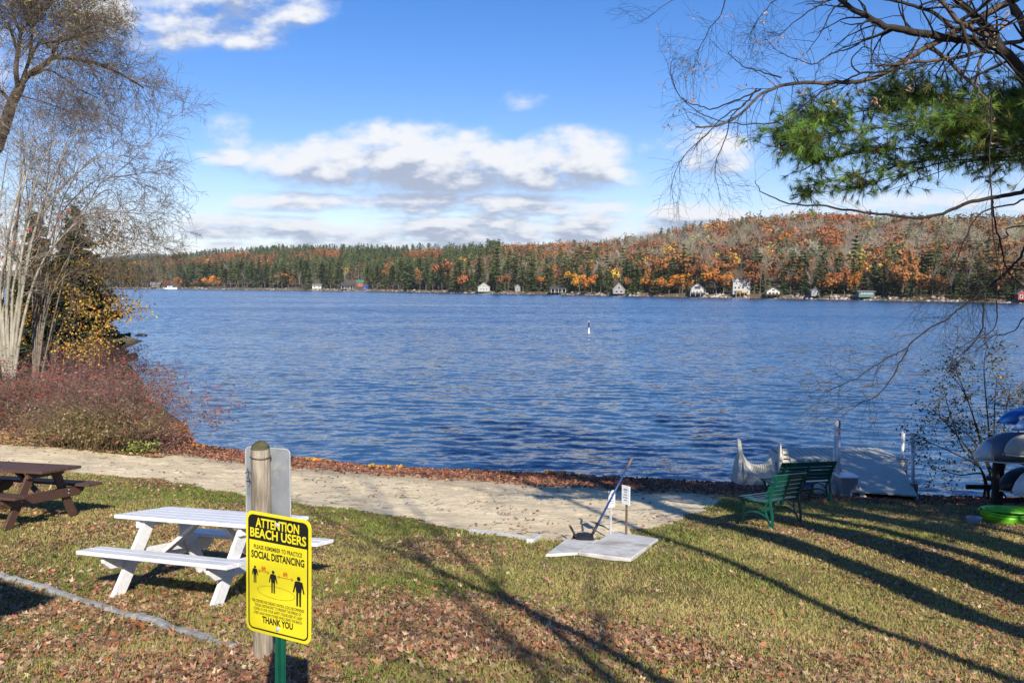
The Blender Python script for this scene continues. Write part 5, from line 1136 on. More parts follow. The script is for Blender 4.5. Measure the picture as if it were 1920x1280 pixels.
limbs = [  # points from the trunk outwards, start height, start radius, end radius, twig count, droop
    (z5([(2160, 640), (1920, 335), (1840, 240), (1750, 190), (1640, 166), (1530, 168), (1400, 150), (1280, 135), (1180, 95), (1080, 40), (980, -20)]), 4.6, .062, .022, 16, .05),
    (z5([(2160, 640), (1985, 420), (1900, 310), (1830, 220), (1795, 150), (1720, 70), (1640, 10), (1600, -40)]), 4.7, .058, .024, 10, .03),
    (z5([(2140, -80), (1900, -10), (1720, 70), (1600, 130), (1500, 192), (1430, 217), (1330, 275), (1240, 330), (1120, 355), (1000, 366), (860, 364), (740, 378), (640, 435), (560, 500), (460, 545), (365, 560)]), 8.6, .038, .008, 34, .10),
    (z5([(1330, 330), (1200, 350), (1100, 372), (1000, 420), (900, 468), (800, 520), (700, 580), (600, 602), (480, 600), (370, 570), (290, 520), (220, 440), (180, 330), (190, 260)]), None, .010, .0028, 16, .03),
    (z5([(740, 378), (660, 360), (560, 330), (500, 285), (510, 260)]), None, .008, .002, 6, .03),
    (z5([(640, 435), (540, 480), (410, 525), (330, 500), (260, 480), (210, 420), (175, 300)]), None, .009, .002, 10, .04),
    (z5([(620, 430), (560, 520), (500, 560), (440, 610), (390, 660), (330, 720), (260, 810), (225, 900), (220, 990)]), None, .008, .002, 18, .12),
    (z5([(560, 500), (500, 570), (470, 680), (440, 780), (433, 890), (445, 990)]), None, .007, .002, 14, .12),
    (z5([(1120, 355), (1080, 300), (1120, 240), (1180, 235), (1240, 280)]), None, .008, .003, 5, .03), (z5([(1280, 135), (1150, 190), (1050, 240), (960, 270), (880, 320), (800, 300), (700, 245), (640, 175)]), None, .009, .0025, 14, .03),
    (z5([(1500, -10), (1590, 90), (1680, 130), (1750, 180)]), None, .02, .03, 5, .03), (z5([(1220, -10), (1350, 30), (1480, 80), (1600, 168)]), None, .012, .02, 6, .03),
    (z5([(2140, 300), (1950, 240), (1880, 100), (1830, 30), (1790, -40)]), 6.6, .05, .025, 6, .03), (z5([(1440, 215), (1560, 290), (1650, 370), (1720, 450), (1760, 500)]), None, .022, .014, 6, .05),
    (z5([(2140, 150), (1920, 195), (1780, 225), (1620, 280), (1480, 310), (1330, 330), (1200, 352)]), 7.2, .026, .010, 16, .06), (z5([(1000, -20), (900, 40), (840, 90), (760, 150), (690, 160)]), None, .008, .002, 12, .05),
    (z5([(480, -30), (430, 80), (380, 150), (340, 230), (310, 290)]), None, .006, .002, 14, .10), (z5([(780, -30), (700, 20), (640, 90), (600, 180), (590, 260)]), None, .006, .002, 10, .08), (z5([(300, -30), (200, 10), (120, 60), (60, 105)]), None, .004, .0015, 5, .03),
    (z5([(1640, 166), (1600, 260), (1540, 330), (1500, 400)]), None, .012, .004, 6, .08), (z5([(1750, 190), (1720, 260), (1705, 350), (1700, 420)]), None, .016, .010, 4, .05),
    (z5([(2140, 900), (1920, 935), (1800, 960), (1680, 980), (1560, 1010), (1440, 1042), (1240, 1035), (1060, 1015), (880, 1000), (740, 985), (640, 945), (590, 895)]), 4.2, .026, .0035, 12, .0),
    (z5([(1760, 480), (1745, 720), (1762, 850), (1775, 1000), (1800, 1240), (1830, 1400)]), None, .008, .005, 10, .08),
    (z3([(2400, 0), (2050, 120), (1920, 300), (1870, 430), (1790, 530), (1700, 630), (1600, 720), (1500, 800), (1400, 870), (1300, 950)]) + z8([(680, 152), (560, 250), (470, 320), (380, 370), (290, 440), (200, 510), (100, 560), (0, 585)]), 5.4, .015, .0035, 50, .10),
    (z8([(480, 318), (400, 420), (330, 530), (240, 610), (150, 660), (80, 695)]), None, .008, .002, 14, .08), (z3([(2200, -60), (1860, 0), (1650, 60), (1530, 160), (1450, 330), (1400, 480), (1320, 640), (1240, 740), (1130, 830), (1000, 870)]), 6.0, .011, .0025, 20, .06),
    (z3([(1650, -40), (1655, 60), (1680, 250), (1720, 450), (1750, 540), (1850, 650), (1920, 700)]), None, .010, .006, 10, .06), (z8([(960, 20), (930, 180), (890, 280), (840, 340), (760, 420), (700, 500)]), None, .010, .002, 10, .08), (z8([(1040, 10), (1040, 150), (1000, 210), (900, 250), (780, 320)]), None, .007, .002, 8, .05),
    (z8([(1213, 120), (1150, 200), (1060, 240), (960, 250), (850, 250)]), None, .007, .002, 8, .05), (z3([(2100, 500), (1920, 560), (1800, 540), (1650, 560), (1540, 640), (1480, 740), (1440, 840)]), 5.0, .010, .0025, 16, .08), (z3([(2000, 200), (1800, 300), (1640, 330), (1500, 400), (1300, 410)]), 5.6, .009, .002, 22, .05)]
lt = Twigs(); tw = Twigs(); tips = []
for pts, h, r0, r1, n, dr in limbs:
    D_ = Dm + vg.normal() * .25; C_ = (fromtrunk(pts, h) if h else A(D_, pts)); P = spline(C_, 5); P[1:] += np.cumsum(vg.normal(size=(len(P) - 1, 3)) * .006, 0) * 1.0
    lt_ = lt if (r0 > .0125 and not (h and h < 6.1)) else tw; lt_.tube(rel(P, mb_), np.linspace(r0, r1, len(P)), 7 if r0 > .012 else 4)  # low limbs join the dark twig mesh, shade put into their colour
    sprout(tw, rel(P, mb_), max(r1 * 1.5, .005), int(n * 1.25), .62 if r1 < .012 else .8, 1, vg, droop=dr, spread=.9, start=.32, k=6, tips=tips, nk=(2, 5), rr=.5, wig=.38, rmin=.0013)
lt.build('limb', M_bark, mt); tw.build('twigs', M_barkdark, mt)
ends = [t[0] for t in tips if (t[0][-1][2] + mb_[2]) > 6.4]; P = []
for i in vg.choice(len(ends), 90): 
    p = ends[i][-2]
    for _ in range(int(vg.integers(3, 9))): P.append(p + vg.normal(size=3) * np.array([.035, .035, .03]) - [0, 0, .04])
P = np.array(P); leaf_quads('seed_clusters', P, .018 + .012 * vg.random(len(P)), pal([(.42, .27, .18), (.5, .33, .2), (.36, .2, .14)], len(P), vg), M_leaf, mt, elong=3)

# pine on the right, its bough in the sky
pb = np.array([11.6, 10.6, 0.]); pb[2] = gz(11.6, 10.6); pt_ = empty('pine_tree', pb, 'tall pine whose long-needled green bough reaches in over the lake', 'tree')
t_ = Twigs(); P = spline([pb - [0, 0, .3], pb + [.1, 0, 6], pb + [0, .1, 14]], 8); t_.tube(rel(P, pb), np.linspace(.28, .07, len(P)), 12); t_.build('trunk', M_barkdark, pt_)
br = Twigs(); NC, ND = [], []                                        # needle tuft centres and directions
def bough(pts, D, r0, n, L, dens, jd=.5, up=.12):
    C_ = [np.array([pb[0] - .2, pb[1], at(*pts[0], D).z + .3])] + A(D, pts); P = spline(C_, 5); br.tube(rel(P, pb), np.linspace(r0, r0 * .2, len(P)), 5); m = len(P)
    cl_ = .12 + .88 * vg.random(max(8, n // 6))
    for _ in range(n):
        u = float(np.clip(cl_[vg.integers(len(cl_))] + vg.normal() * .02, .05, .999)); i = min(int(u * (m - 1)), m - 2); p = P[i]; t = unit(P[i + 1] - P[i]); q = vg.normal(size=3); q[2] = q[2] * .3 + up; d = unit(t * .9 + unit(q) * .9); l = L * (.4 + .7 * vg.random()) * (1.1 - .5 * u); pp = [p]
        for j in range(5): d = unit(d + vg.normal(size=3) * .18 + np.array([-.05, 0, .05])); pp.append(pp[-1] + d * l / 5)
        pp = np.array(pp); br.tube(rel(pp, pb), np.linspace(.008, .003, 6), 3)
        for w in np.linspace(.25, 1, max(2, int(l * dens))):
            k = min(int(w * 5), 4); c = pp[k] * (1 - (w * 5 - k)) + pp[min(k + 1, 5)] * (w * 5 - k); dd = unit(pp[min(k + 1, 5)] - pp[k] + vg.normal(size=3) * .12)
            NC.append(c); ND.append(dd)
            if vg.random() < .6:
                e_ = unit(dd + vg.normal(size=3) * .8); s_ = c + e_ * (.10 + .12 * vg.random()); br.tube(rel(np.array([c, s_]), pb), [.003, .002], 3); NC.append(s_); ND.append(e_)
for pts, n, L, dn in (([(2100, 170), (1900, 205), (1750, 195), (1640, 205), (1540, 222), (1490, 235)], 66, .62, 9), ([(2100, 215), (1900, 240), (1760, 235), (1640, 240), (1540, 252), (1480, 262)], 66, .60, 9), ([(2100, 230), (1900, 270), (1740, 275), (1620, 285), (1540, 300), (1500, 285)], 46, .5, 8), ([(2100, 260), (1850, 280), (1740, 300), (1640, 320), (1560, 340), (1490, 352)], 26, .42, 8), ([(2050, 200), (1900, 190), (1800, 185), (1700, 178), (1640, 180)], 40, .45, 8), ([(2000, 300), (1800, 300), (1700, 325), (1600, 352), (1500, 365)], 20, .34, 8), ([(2050, 250), (1920, 290), (1830, 300), (1740, 330), (1660, 360)], 9, .3, 6), ([(2080, 210), (1960, 250), (1890, 300), (1860, 330)], 8, .4, 6), ([(1960, 280), (1880, 290), (1840, 320)], 10, .4, 6), ([(1960, 230), (1880, 240), (1800, 250)], 40, .5, 9)):
    bough(pts, 9.3 + vg.normal() * .35, .013, int(n * 2.9), L, dn)
br.build('branches', M_barkdark, pt_)
def needles(name, NC, ND, nn, ln, wd, cols, parent, org):
    NC, ND = np.array(NC), np.array(ND); m = len(NC); Cn = np.repeat(NC, nn, 0); D_ = np.repeat(ND, nn, 0); N_ = m * nn; d = D_ * .85 + vg.normal(size=(N_, 3)) * .42; d /= np.linalg.norm(d, axis=1)[:, None]; d[:, 2] -= .10
    s = np.cross(d, vg.normal(size=(N_, 3))); s /= np.linalg.norm(s, axis=1)[:, None]; L = ln * (.7 + .5 * vg.random((N_, 1))); c0 = Cn - np.asarray(org) - D_ * (vg.random((N_, 1)) * .06)
    V = np.stack([c0 - s * wd, c0 + d * L, c0 + s * wd], 1).reshape(-1, 3); npmesh(name, V, np.arange(N_ * 3).reshape(-1, 3), 3, [M_leaf], parent, col=np.repeat(pal(cols, m, vg, .22), nn, 0))
needles('needles', NC, ND, 40, .105, .0019, [(.19, .32, .06), (.14, .25, .05), (.24, .35, .07), (.10, .19, .045), (.2, .2, .06)], pt_, pb)
# the rest of that pine's crown, above and beside the picture
P = []; U = []
for k in range(60):
    h = 6.5 + 7.5 * vg.random(); R_ = 3.4 * (1 - (h - 6) / 10) + .4; th = vg.random() * 6.28
    if math.cos(th) < -.3: R_ *= .55
    d = np.array([math.cos(th), math.sin(th), .12])
    for j in range(34): t = .25 + .75 * vg.random(); P.append(d * R_ * t + [0, 0, h] + vg.normal(size=3) * .28); U.append(d)
P = np.array(P); m = len(P)
V = kites(P, np.array(U) + vg.normal(size=(m, 3)) * .5, .34, .14, vg); npmesh('upper_crown', V, np.arange(m * 4).reshape(m, 4), 4, [M_leaf], pt_, col=pal([(.06, .12, .035), (.08, .15, .035)], m, vg))

# half-bare shrub at the right water edge
def shrub():
    b_ = hit(1868, 938); b_ = np.array(b_); e = empty('lakeside_shrub', b_, 'half-bare shrub with small olive leaves at the water beside the rack', 'shrub'); tw = Twigs(); tips = []; D = b_[1]
    for pts in ([(1850, 860), (1825, 780), (1795, 700), (1780, 670)], [(1840, 880), (1790, 850), (1745, 830), (1715, 815)], [(1860, 850), (1850, 760), (1845, 690), (1850, 650)], [(1835, 870), (1780, 800), (1740, 760)], [(1875, 860), (1885, 780), (1895, 720)], [(1845, 890), (1800, 890), (1765, 880), (1740, 870)], [(1850, 860), (1810, 740), (1770, 690)], [(1865, 850), (1865, 760), (1870, 700)], [(1850, 870), (1815, 815), (1760, 780)], [(1890, 860), (1920, 780), (1940, 720)], [(1840, 880), (1805, 840), (1780, 770), (1770, 730)]):
        P = spline([b_ + np.array([vg.normal() * .12, vg.normal() * .12, -.05])] + A(D, pts, .3), 5); tw.tube(rel(P, b_), np.linspace(.024, .006, len(P)), 5); tips.append((P - b_, 1)); sprout(tw, rel(P, b_), .012, 17, .75, 1, vg, droop=.02, spread=.9, start=.25, k=4, tips=tips, nk=(3, 6), wig=.35, rmin=.0022)
    tw.build('stems', M_barkdark, e); ends = [t[0] for t in tips]; k = vg.choice(len(ends), 2100); Q = np.array([ends[i][vg.integers(1, len(ends[i]))] for i in k]) + vg.normal(size=(2100, 3)) * .035
    leaf_quads('leaves', Q, .04 + .03 * vg.random(len(Q)), pal([(.12, .12, .03), (.2, .17, .04), (.26, .13, .06), (.08, .09, .03), (.3, .2, .1)], len(Q), vg), M_leaf, e, elong=1.8)
shrub()

# ------------------------------------------------------------------ trees behind the camera on the right (their shadows cross the lawn) and a lodge behind on the left
def shade_tree(x, y, H, r, n, label, lean=0.0, twn=9):
    b_ = np.array([x, y, gz(x, y)]); e = empty('bare_tree', b_, label, 'tree'); t_ = Twigs(); P = spline([(0, 0, -.2), (lean * .3, 0, H * .35), (lean * .6, .1, H * .7), (lean, 0, H)], 6); t_.tube(P, np.linspace(r, r * .15, len(P)), 9); L = Twigs(); 
    for k in range(n):
        i = int(len(P) * (.35 + .6 * k / n)); i = min(i, len(P) - 2); th = vg.random() * 6.28; d = np.array([math.cos(th), math.sin(th), .9]); q = [P[i]]; l = H * .3 * (1.1 - .6 * k / n)
        for j in range(5): d = unit(d + vg.normal(size=3) * .15); q.append(q[-1] + d * l / 5)
        q = np.array(q); L.tube(q, np.linspace(r * .28, r * .06, 6), 5); sprout(L, q, r * .18, twn, H * .1, 1, vg, spread=.9, k=4, nk=(2, 4), rmin=.006)
    t_.build('trunk', M_bark, e); L.build('limbs', M_bark, e)
for x, y, H, r, h0, R0 in ((6.9, 1.0, 17, .36, 10.4, 1.9), (5.9, -2.0, 18, .12, 11.8, 1.9), (7.7, 2.9, 16, .28, 8.6, 1.7), (8.35, 1.9, 15, .3, 8.8, 1.8), (9.1, 1.8, 16, .26, 8.6, 2.1), (9.9, 2.8, 14, .24, 7.6, 2.0), (9.3, 4.4, 13, .24, 7.4, 2.2), (10.6, 4.6, 9.6, .2, 5.2, 2.0), (11.6, 6.0, 12, .22, 4.6, 2.4), (12.2, 8.9, 15, .18, 4.0, 1.9), (12.8, 7.6, 15, .22, 4.0, 2.4)):
    b_ = np.array([x, y, gz(x, y)]); e = empty('pine_tree', b_, 'tall bare-stemmed pine of the grove behind the camera', 'tree', 'pines of the grove behind the camera'); MB().tube([(0, 0, -.2), (.05, 0, H * .4), (0, .1, H)], [r, r * .8, .03], 9).build('trunk', M_bark, e, smooth=True)
    P = []; U = []
    for k in range(46):
        h = h0 + (H - h0) * vg.random() ** 1.2; R_ = R0 * (1 - .75 * (h - h0) / (H - h0)) * (.6 + .6 * vg.random()); th = vg.random() * 6.28; d = np.array([math.cos(th), math.sin(th), .12])
        for j in range(26): t = .2 + .8 * vg.random(); P.append(d * R_ * t + [0, 0, h] + vg.normal(size=3) * .2); U.append(d)
    P = np.array(P); m = len(P); V = kites(P, np.array(U) + vg.normal(size=(m, 3)) * .5, .34, .15, vg); npmesh('crown', V, np.arange(m * 4).reshape(m, 4), 4, [M_leaf], e, col=pal([(.06, .12, .035), (.08, .15, .035)], m, vg))
WH = ['nearest the steps', 'past the steps', 'beside the lodge', 'beyond the lodge', 'at the edge of the grove']
for x, y, H, r, n, lean in ((2.9, -4.5, 12, .1, 7, .3), (4.5, -3, 9, .12, 7, -3.6), (-4.6, -9, 15, .10, 8, .4), (-9, -4, 17, .14, 9, .2), (3.6, -9, 16, .09, 8, .2)):
    shade_tree(x, y, H, r, n, f'slender bare tree behind the camera on the upper slope, {WH.pop(0)}', lean, 6)
lg = empty('lodge', (-5.3, -1.6, gz(-5, -2.5) - .15), 'small brown lodge standing up the slope behind the camera', 'lodge'); MB().box((0, 0, 1.4), (4.4, 4.4, 3.6)).build('wall', M_bwall, lg)
q = MB()
for s in (-1, 1): q.loft([[(s * 2.7, yy, 3.0), (0, yy, 4.3), (0, yy, 4.45), (s * 2.7, yy, 3.15)] for yy in (-2.6, 2.6)])
q.build('roof', M_roofg, lg)

# ------------------------------------------------------------------ grass and fallen leaves
lg_ = np.random.default_rng(31)
def scatter(n, y0, y1, tmax=.66, power=1.0):
    y = (y0 ** (2 - power) + lg_.random(n) * (y1 ** (2 - power) - y0 ** (2 - power))) ** (1 / (2 - power)); x = (lg_.random(n) * 2 - 1) * tmax * y
    return x, y
SLABS = [[tuple(hit(*c)[:2]) for c in q] for q in ([(1075, 1046), (1182, 1060), (1240, 1015), (1152, 996)], [(1016, 1048), (1083, 1046), (1130, 1016), (1060, 1010)], [(984, 1019), (1002, 1020), (1018, 1007), (1001, 1003)])]
def offslab(x, y):
    k = np.ones(x.shape, bool)
    for q in SLABS: k &= ~inpoly(x, y, q)
    return k
x, y = scatter(760000, 4.0, 24, power=1.4)
dl = sandness(x, y); si = shore_dist(x, y); dens = .42 + .9 * (fbm(x, y, 1.1) - .3); keep = (dl < -.02) & (si > .5) & offslab(x, y) & (lg_.random(len(x)) < np.clip(dens, .12, 1)); x, y = x[keep], y[keep]; n = len(x)
z = ground(x, y); hh = (.016 + .026 * lg_.random(n)) * (1 + .9 * (fbm(x, y, .6) - .4)); w = .0026 + .0022 * lg_.random(n) + .0003 * y; a = lg_.random(n) * 6.28; lx, ly = lg_.normal(size=n) * .6 * hh, lg_.normal(size=n) * .6 * hh
V = np.stack([np.c_[x - np.cos(a) * w, y - np.sin(a) * w, z - .006], np.c_[x + np.cos(a) * w, y + np.sin(a) * w, z - .006], np.c_[x + lx, y + ly, z + hh]], 1).reshape(-1, 3)
gmix = np.clip(fbm(x + 50, y, 1.7) * 1.9 - .32 + lg_.normal(size=n) * .24 + .28 * np.exp(-((x - 2.4) / 2.6) ** 2 - ((y - 10) / 4.5) ** 2) - .32 * np.exp(-(dl[keep] / 1.6) ** 2) * (x < 3) - .12 * (x < 0), 0, 1)[:, None]; gc = np.array([.175, .23, .04]) * (1 - gmix) + np.array([.48, .39, .15]) * gmix; gc *= (.75 + .5 * lg_.random((n, 1)))
tag(npmesh('grass', V, np.arange(n * 3).reshape(-1, 3), 3, [M_blade], col=gc), 'short worn grass growing over the sloping lawn', 'grass', kind='stuff')
def maple_leaves(name, P, size, col, mat):
    n = len(P); ang = np.linspace(0, 2 * math.pi, 11)[:-1]; rad = np.array([1.0, .45, .95, .42, .62, .25, .62, .42, .95, .45]); th = lg_.random(n) * 6.28; tl = lg_.normal(size=(n, 2)) * .38; cu = lg_.normal(size=(n, 1)) * .45 + .25
    r_ = rad[None] * (.75 + .4 * lg_.random((n, 10))); X = r_ * np.cos(ang[None] + th[:, None]); Y = r_ * np.sin(ang[None] + th[:, None]); Zz = X * tl[:, :1] + Y * tl[:, 1:] + cu * r_ ** 2 * .6 + lg_.normal(size=(n, 10)) * .08
    s_ = np.asarray(size)[:, None, None] * .5; ring_ = np.stack([X, Y, Zz], -1) * s_ + P[:, None, :]; V = np.concatenate([P[:, None, :], ring_], 1).reshape(-1, 3); i = np.arange(n)[:, None, None] * 11; k = np.arange(10)
    tri = np.stack([np.zeros(10, int), 1 + k, 1 + (k + 1) % 10], -1)[None] + i; return npmesh(name, V, tri.reshape(-1, 3), 3, [mat], col=np.repeat(col, 10, 0))
def litter(name, label, x, y, size, cols, p, lift=.012, flatness=.35, el=1.25, star=False):
    n = len(x); z = np.maximum(ground(x, y), 0) + lift + .015 * lg_.random(n); P = np.c_[x, y, z]
    o = maple_leaves(name, P, np.asarray(size) * 1.25, pal(cols, n, lg_, .25, p), M_litter) if star else leaf_quads(name, P, size, pal(cols, n, lg_, .2, p), M_litter, None, elong=el, rg=lg_, flat=flatness)
    return tag(o, label, 'leaves', kind='stuff')
LC = [(.33, .18, .10), (.40, .26, .155), (.26, .115, .065), (.38, .13, .05), (.48, .35, .22), (.17, .095, .06)]; LP = [.28, .2, .2, .08, .08, .16]
x, y = scatter(330000, 4.0, 23, power=1.3); si = shore_dist(x, y); dl = sandness(x, y)
cl = fbm(x + 20, y + 3, 1.3) + .35 * (vnoise(x, y, 3.5) - .5); side = np.clip(.75 - .72 * np.exp(-((x - 1.9) / 2.4) ** 2) * sstep(y, 6.2, 8.5) + .35 * (x / y > .38) * (y < 9), .1, 1)
pr_ = np.clip((cl - .38) * 3.0, .2, 1) * side; keep = (dl < 0) & (si > .5) & offslab(x, y) & (lg_.random(len(x)) < pr_ * 1.05); x, y = x[keep], y[keep]
litter('fallen_leaves', 'brown and tan fallen leaves strewn over the lawn', x, y, (.02 + .045 * lg_.random(len(x)) ** 1.7), LC, LP, star=True, lift=.016)
x, y = scatter(170000, 17, 30, tmax=.66, power=.6); sr = shore_dist(x, y); si = sr + (fbm(x, y, .9) - .5) * 1.1; keep = (sr > -.06) & (si < 3.2) & (lg_.random(len(x)) < np.clip(1.7 - si * .55, 0, 1)) ; x, y = x[keep], y[keep]
litter('leaf_drift', 'drift of red brown leaves washed up along the waterline', x, y,   .05 + .05 * lg_.random(len(x)), [(.24, .09, .05), (.32, .14, .08), (.17, .07, .045), (.4, .2, .11), (.12, .06, .04)], None, lift=.02, flatness=.6)
x, y = scatter(26000, 18, 30, power=.6); si = shore_dist(x, y); keep = (np.abs(si - .12) < .16) & (x < 4) & (vnoise(x, y, .8) > .52); x, y = x[keep], y[keep]
litter('yellow_leaves', 'bright yellow and orange leaves at the very edge of the water', x, y, .08 + .07 * lg_.random(len(x)), [(.6, .38, .03), (.5, .25, .03), (.55, .16, .03)], None, lift=.05, flatness=.8)
x, y = scatter(30000, 12, 30, power=.8); si = shore_dist(x, y); dl = sandness(x, y); keep = (dl > 0) & (si > .3) & (lg_.random(len(x)) < np.clip((fbm(x, y * 1.6, 1.5) - .5) * 1.6, .012, 1) * np.clip(1.4 - dl * .25, .15, 1)); x, y = x[keep], y[keep]
litter('scattered_leaves', 'thin scatter of brown leaves and twigs on the sand', x, y, .03 + .05 * lg_.random(len(x)), LC, LP)
x = -18 + 12 * lg_.random(26000); y = 17 + 11 * lg_.random(26000); dl = sandness(x, y); si = shore_dist(x, y); t_ = x / y; keep = (dl < 0) & (si > .3) & (t_ < -.2) & (t_ > -.66) & (y > 17.8); x, y = x[keep], y[keep]
litter('bank_leaves', 'thick tan leaf litter at the foot of the bushes', x, y, .06 + .06 * lg_.random(len(x)), [(.42, .26, .16), (.34, .19, .11), (.48, .33, .2), (.28, .14, .08), (.42, .17, .06)], None)

x, y = scatter(3800, 12, 29, power=.8); si = shore_dist(x, y); dl = sandness(x, y); keep = (dl > .05) & (si > .4) & (lg_.random(len(x)) < np.clip(.35 + (fbm(x, y, 1.2) - .5) * 2.5, .1, 1)); x, y = x[keep], y[keep]; st = Twigs()
for X_, Y_ in zip(x, y):
    a = lg_.normal() * .5; l = .05 + .22 * lg_.random() ** 2.5; z = gz(X_, Y_) + .012; st.tube(np.array([[X_, Y_, z], [X_ + math.cos(a) * l * .5, Y_ + math.sin(a) * l * .5, z + .008], [X_ + math.cos(a + .3) * l, Y_ + math.sin(a + .3) * l, z]]), [.005, .004, .002], 3)
tag(st.build('beach_twigs', M_barkdark), 'small dark twigs and bark scattered over the sand', 'twigs', kind='stuff')
# ------------------------------------------------------------------ light, sky and air
AZ = R(180 - 14); EL = R(33)
sv = Vector((math.sin(AZ) * math.cos(EL), math.cos(AZ) * math.cos(EL), math.sin(EL)))
sl = bpy.data.lights.new('sun', 'SUN'); sl.energy = 5.0; sl.angle = R(.53); sl.color = (1, .93, .81); so = bpy.data.objects.new('sun', sl); C.objects.link(so); so.rotation_euler = sv.to_track_quat('Z', 'Y').to_euler()
w = bpy.data.worlds.new('World'); scene.world = w; w.use_nodes = True; nt = w.node_tree; N = nt.nodes; Lk = nt.links
bg = N['Background']; bg.inputs[1].default_value = .104
sky = N.new('ShaderNodeTexSky'); sky.sky_type = 'NISHITA'; sky.sun_disc = False; sky.sun_elevation = EL; sky.sun_rotation = AZ; sky.air_density = 1.0; sky.dust_density = .15; sky.ozone_density = 2.2; sky.altitude = 200
hs_ = N.new('ShaderNodeHueSaturation'); hs_.inputs['Saturation'].default_value = 1.42; wb = N.new('ShaderNodeMix'); wb.data_type = 'RGBA'; wb.blend_type = 'MULTIPLY'; wb.inputs[0].default_value = 1; wb.inputs[7].default_value = (1.06, .94, 1.03, 1); Lk.new(sky.outputs[0], wb.inputs[6]); Lk.new(wb.outputs[2], hs_.inputs['Color'])
tc = N.new('ShaderNodeTexCoord'); sep = N.new('ShaderNodeSeparateXYZ'); Lk.new(tc.outputs['Generated'], sep.inputs[0])
yy = mathn(N, Lk, 'MAXIMUM', sep.outputs['Y'], .02)
U = mathn(N, Lk, 'MULTIPLY', mathn(N, Lk, 'DIVIDE', sep.outputs['X'], yy), 1.6); Vv = mathn(N, Lk, 'MULTIPLY', mathn(N, Lk, 'DIVIDE', sep.outputs['Z'], yy), 1.6)
cb = N.new('ShaderNodeCombineXYZ'); Lk.new(U, cb.inputs[0]); Lk.new(Vv, cb.inputs[1])
def vm(op, *a):
    v = N.new('ShaderNodeVectorMath'); v.operation = op
    for k, q in enumerate(a):
        if isinstance(q, tuple): v.inputs[k].default_value = q
        else: Lk.new(q, v.inputs[k])
    return v
# banks of cloud: centre (thousandths of the 1920-wide picture, from the horizon), half sizes, weight
PUFF = [(820, 318, 350, 62, 1.0), (760, 262, 200, 40, .8), (960, 330, 260, 44, .95), (620, 312, 160, 62, 1.0), (1060, 300, 125, 64, 1.0), (940, 335, 240, 30, .8), (720, 262, 150, 34, .62), (590, 290, 60, 40, .7), (830, 238, 60, 26, .5), (440, 262, 50, 42, .48), (425, 300, 75, 22, .62),
        (560, 382, 160, 26, .85), (780, 382, 140, 30, .92), (960, 386, 160, 32, .95), (1120, 392, 90, 20, .66), (460, 430, 180, 30, .92), (640, 444, 160, 24, .82), (880, 434, 270, 34, .95), (1120, 430, 240, 36, .92), (1310, 410, 140, 34, .92), (1300, 290, 120, 52, .8), (1240, 305, 90, 30, .45),
        (975, 192, 60, 26, .5), (430, 250, 60, 40, .5), (330, 36, 260, 80, .74), (500, 22, 140, 62, .8), (430, 74, 160, 42, .66), (1480, 405, 160, 30, .6), (1700, 380, 260, 26, .6), (1600, 250, 60, 24, .3), (700, 464, 560, 14, .75), (1150, 440, 330, 30, .42), (1900, 380, 130, 60, .7), (0, 150, 160, 120, .5), (200, 430, 160, 40, .6), (-250, 330, 260, 80, .8), (2250, 300, 240, 90, .8)]
def density(vec):
    n1 = N.new('ShaderNodeTexNoise'); n1.inputs['Scale'].default_value = 8.5; n1.inputs['Detail'].default_value = 9; n1.inputs['Roughness'].default_value = .56
    lowb = mrange(N, Lk, Vv, .205, .12)
    sep2 = vm('MULTIPLY', vec, (1.0, 1.75, 1)); sep3 = vm('MULTIPLY', vec, (1.5, 4.2, 1)); Lk.new(sep2.outputs[0], n1.inputs['Vector'])
    n2 = N.new('ShaderNodeTexNoise'); n2.inputs['Scale'].default_value = 7.5; n2.inputs['Detail'].default_value = 8; n2.inputs['Roughness'].default_value = .55; Lk.new(sep3.outputs[0], n2.inputs['Vector'])
    nf = N.new('ShaderNodeMix'); Lk.new(lowb, nf.inputs[0]); Lk.new(n1.outputs['Fac'], nf.inputs[2]); Lk.new(n2.outputs['Fac'], nf.inputs[3])
    tot = None
    for x, y, a, b_, wt_ in PUFF:
        cx, cy = (x - 960) / 1000, (535 - y) / 1000; d = vm('MULTIPLY_ADD', vec, (1000 / a, 1000 / b_, 0), (-cx * 1000 / a, -cy * 1000 / b_, 0)); ln = vm('LENGTH', d.outputs[0])
        r = N.new('ShaderNodeMapRange'); r.interpolation_type = 'SMOOTHSTEP'; r.inputs[1].default_value = 1.45; r.inputs[2].default_value = .25; r.inputs[3].default_value = 0; r.inputs[4].default_value = wt_; Lk.new(ln.outputs['Value'], r.inputs[0])
        tot = r.outputs[0] if tot is None else mathn(N, Lk, 'MAXIMUM', tot, r.outputs[0])
    nn = mathn(N, Lk, 'MULTIPLY', mathn(N, Lk, 'SUBTRACT', nf.outputs[0], .5), 2.7)
    return mathn(N, Lk, 'ADD', tot, mathn(N, Lk, 'MULTIPLY', nn, mrange(N, Lk, tot, 0, .6, .25, 1)))
d0 = density(cb.outputs[0]); upv = N.new('ShaderNodeCombineXYZ'); upv.inputs[0].default_value = .006; Lk.new(mrange(N, Lk, Vv, .12, .205, .011, .028), upv.inputs[1])
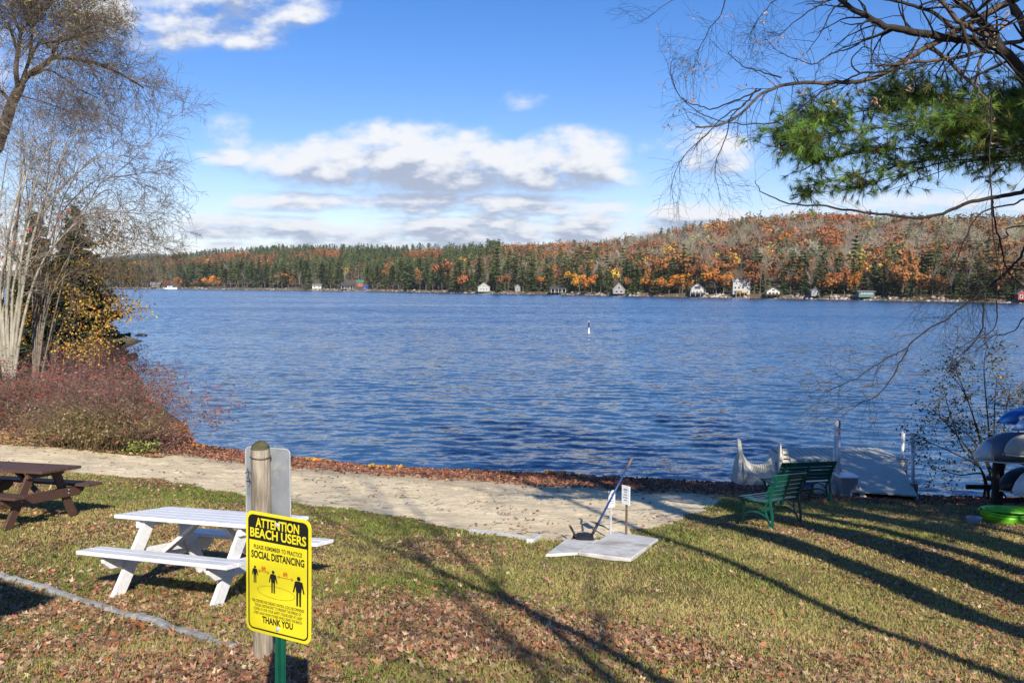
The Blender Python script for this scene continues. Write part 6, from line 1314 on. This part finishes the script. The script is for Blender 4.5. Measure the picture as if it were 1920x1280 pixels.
up = vm('ADD', cb.outputs[0], upv.outputs[0]); d1 = density(up.outputs[0]); up2 = N.new('ShaderNodeCombineXYZ'); up2.inputs[0].default_value = .012; Lk.new(mrange(N, Lk, Vv, .10, .205, .018, .062), up2.inputs[1]); d2 = density(vm('ADD', cb.outputs[0], up2.outputs[0]).outputs[0])
alpha = N.new('ShaderNodeMapRange'); alpha.interpolation_type = 'SMOOTHSTEP'; alpha.inputs[1].default_value = .22; alpha.inputs[2].default_value = .95; alpha.inputs[4].default_value = .96; Lk.new(d0, alpha.inputs[0])
thick = mrange(N, Lk, mathn(N, Lk, 'ADD', mathn(N, Lk, 'MULTIPLY', mrange(N, Lk, d2, .15, 1.0), .62), mathn(N, Lk, 'MULTIPLY', mathn(N, Lk, 'SUBTRACT', d1, d0), 1.3)), -.08, .64)  # cloud shading: bright tops and grey undersides put into the colour
ccol = ramp(N, Lk, thick, [(0, (6.6, 6.6, 6.65)), (.45, (5.4, 5.55, 5.95)), (1, (2.9, 3.3, 4.2))])
horiz = mrange(N, Lk, Vv, .19, .0, 0, .36); skyc = mixc(N, Lk, horiz, hs_.outputs[0], (3.7, 5.0, 6.3))
fin = mixc(N, Lk, alpha.outputs[0], skyc, ccol); fwd = mrange(N, Lk, sep.outputs['Y'], .03, .12)
fin = mixc(N, Lk, mathn(N, Lk, 'MULTIPLY', fwd, mrange(N, Lk, sep.outputs['Z'], -.01, .005)), hs_.outputs[0], fin); Lk.new(fin, bg.inputs[0])
scene.view_settings.view_transform = 'Standard'; scene.view_settings.look = 'None'; scene.view_settings.gamma = 1; scene.view_settings.exposure = 0.52
HAZE = True
if HAZE:
    M_h = bpy.data.materials.new('haze'); M_h.use_nodes = True; N = M_h.node_tree.nodes; N.remove(N['Principled BSDF']); v = N.new('ShaderNodeVolumePrincipled'); v.inputs['Color'].default_value = (.72, .82, .95, 1); v.inputs['Density'].default_value = 6e-5
    M_h.node_tree.links.new(v.outputs[0], N['Material Output'].inputs['Volume']); o = MB().box((0, 3600, 160), (17000, 8000, 330)).build('haze', M_h); tag(o, 'thin blue autumn haze over the lake and hills', 'haze', kind='stuff')
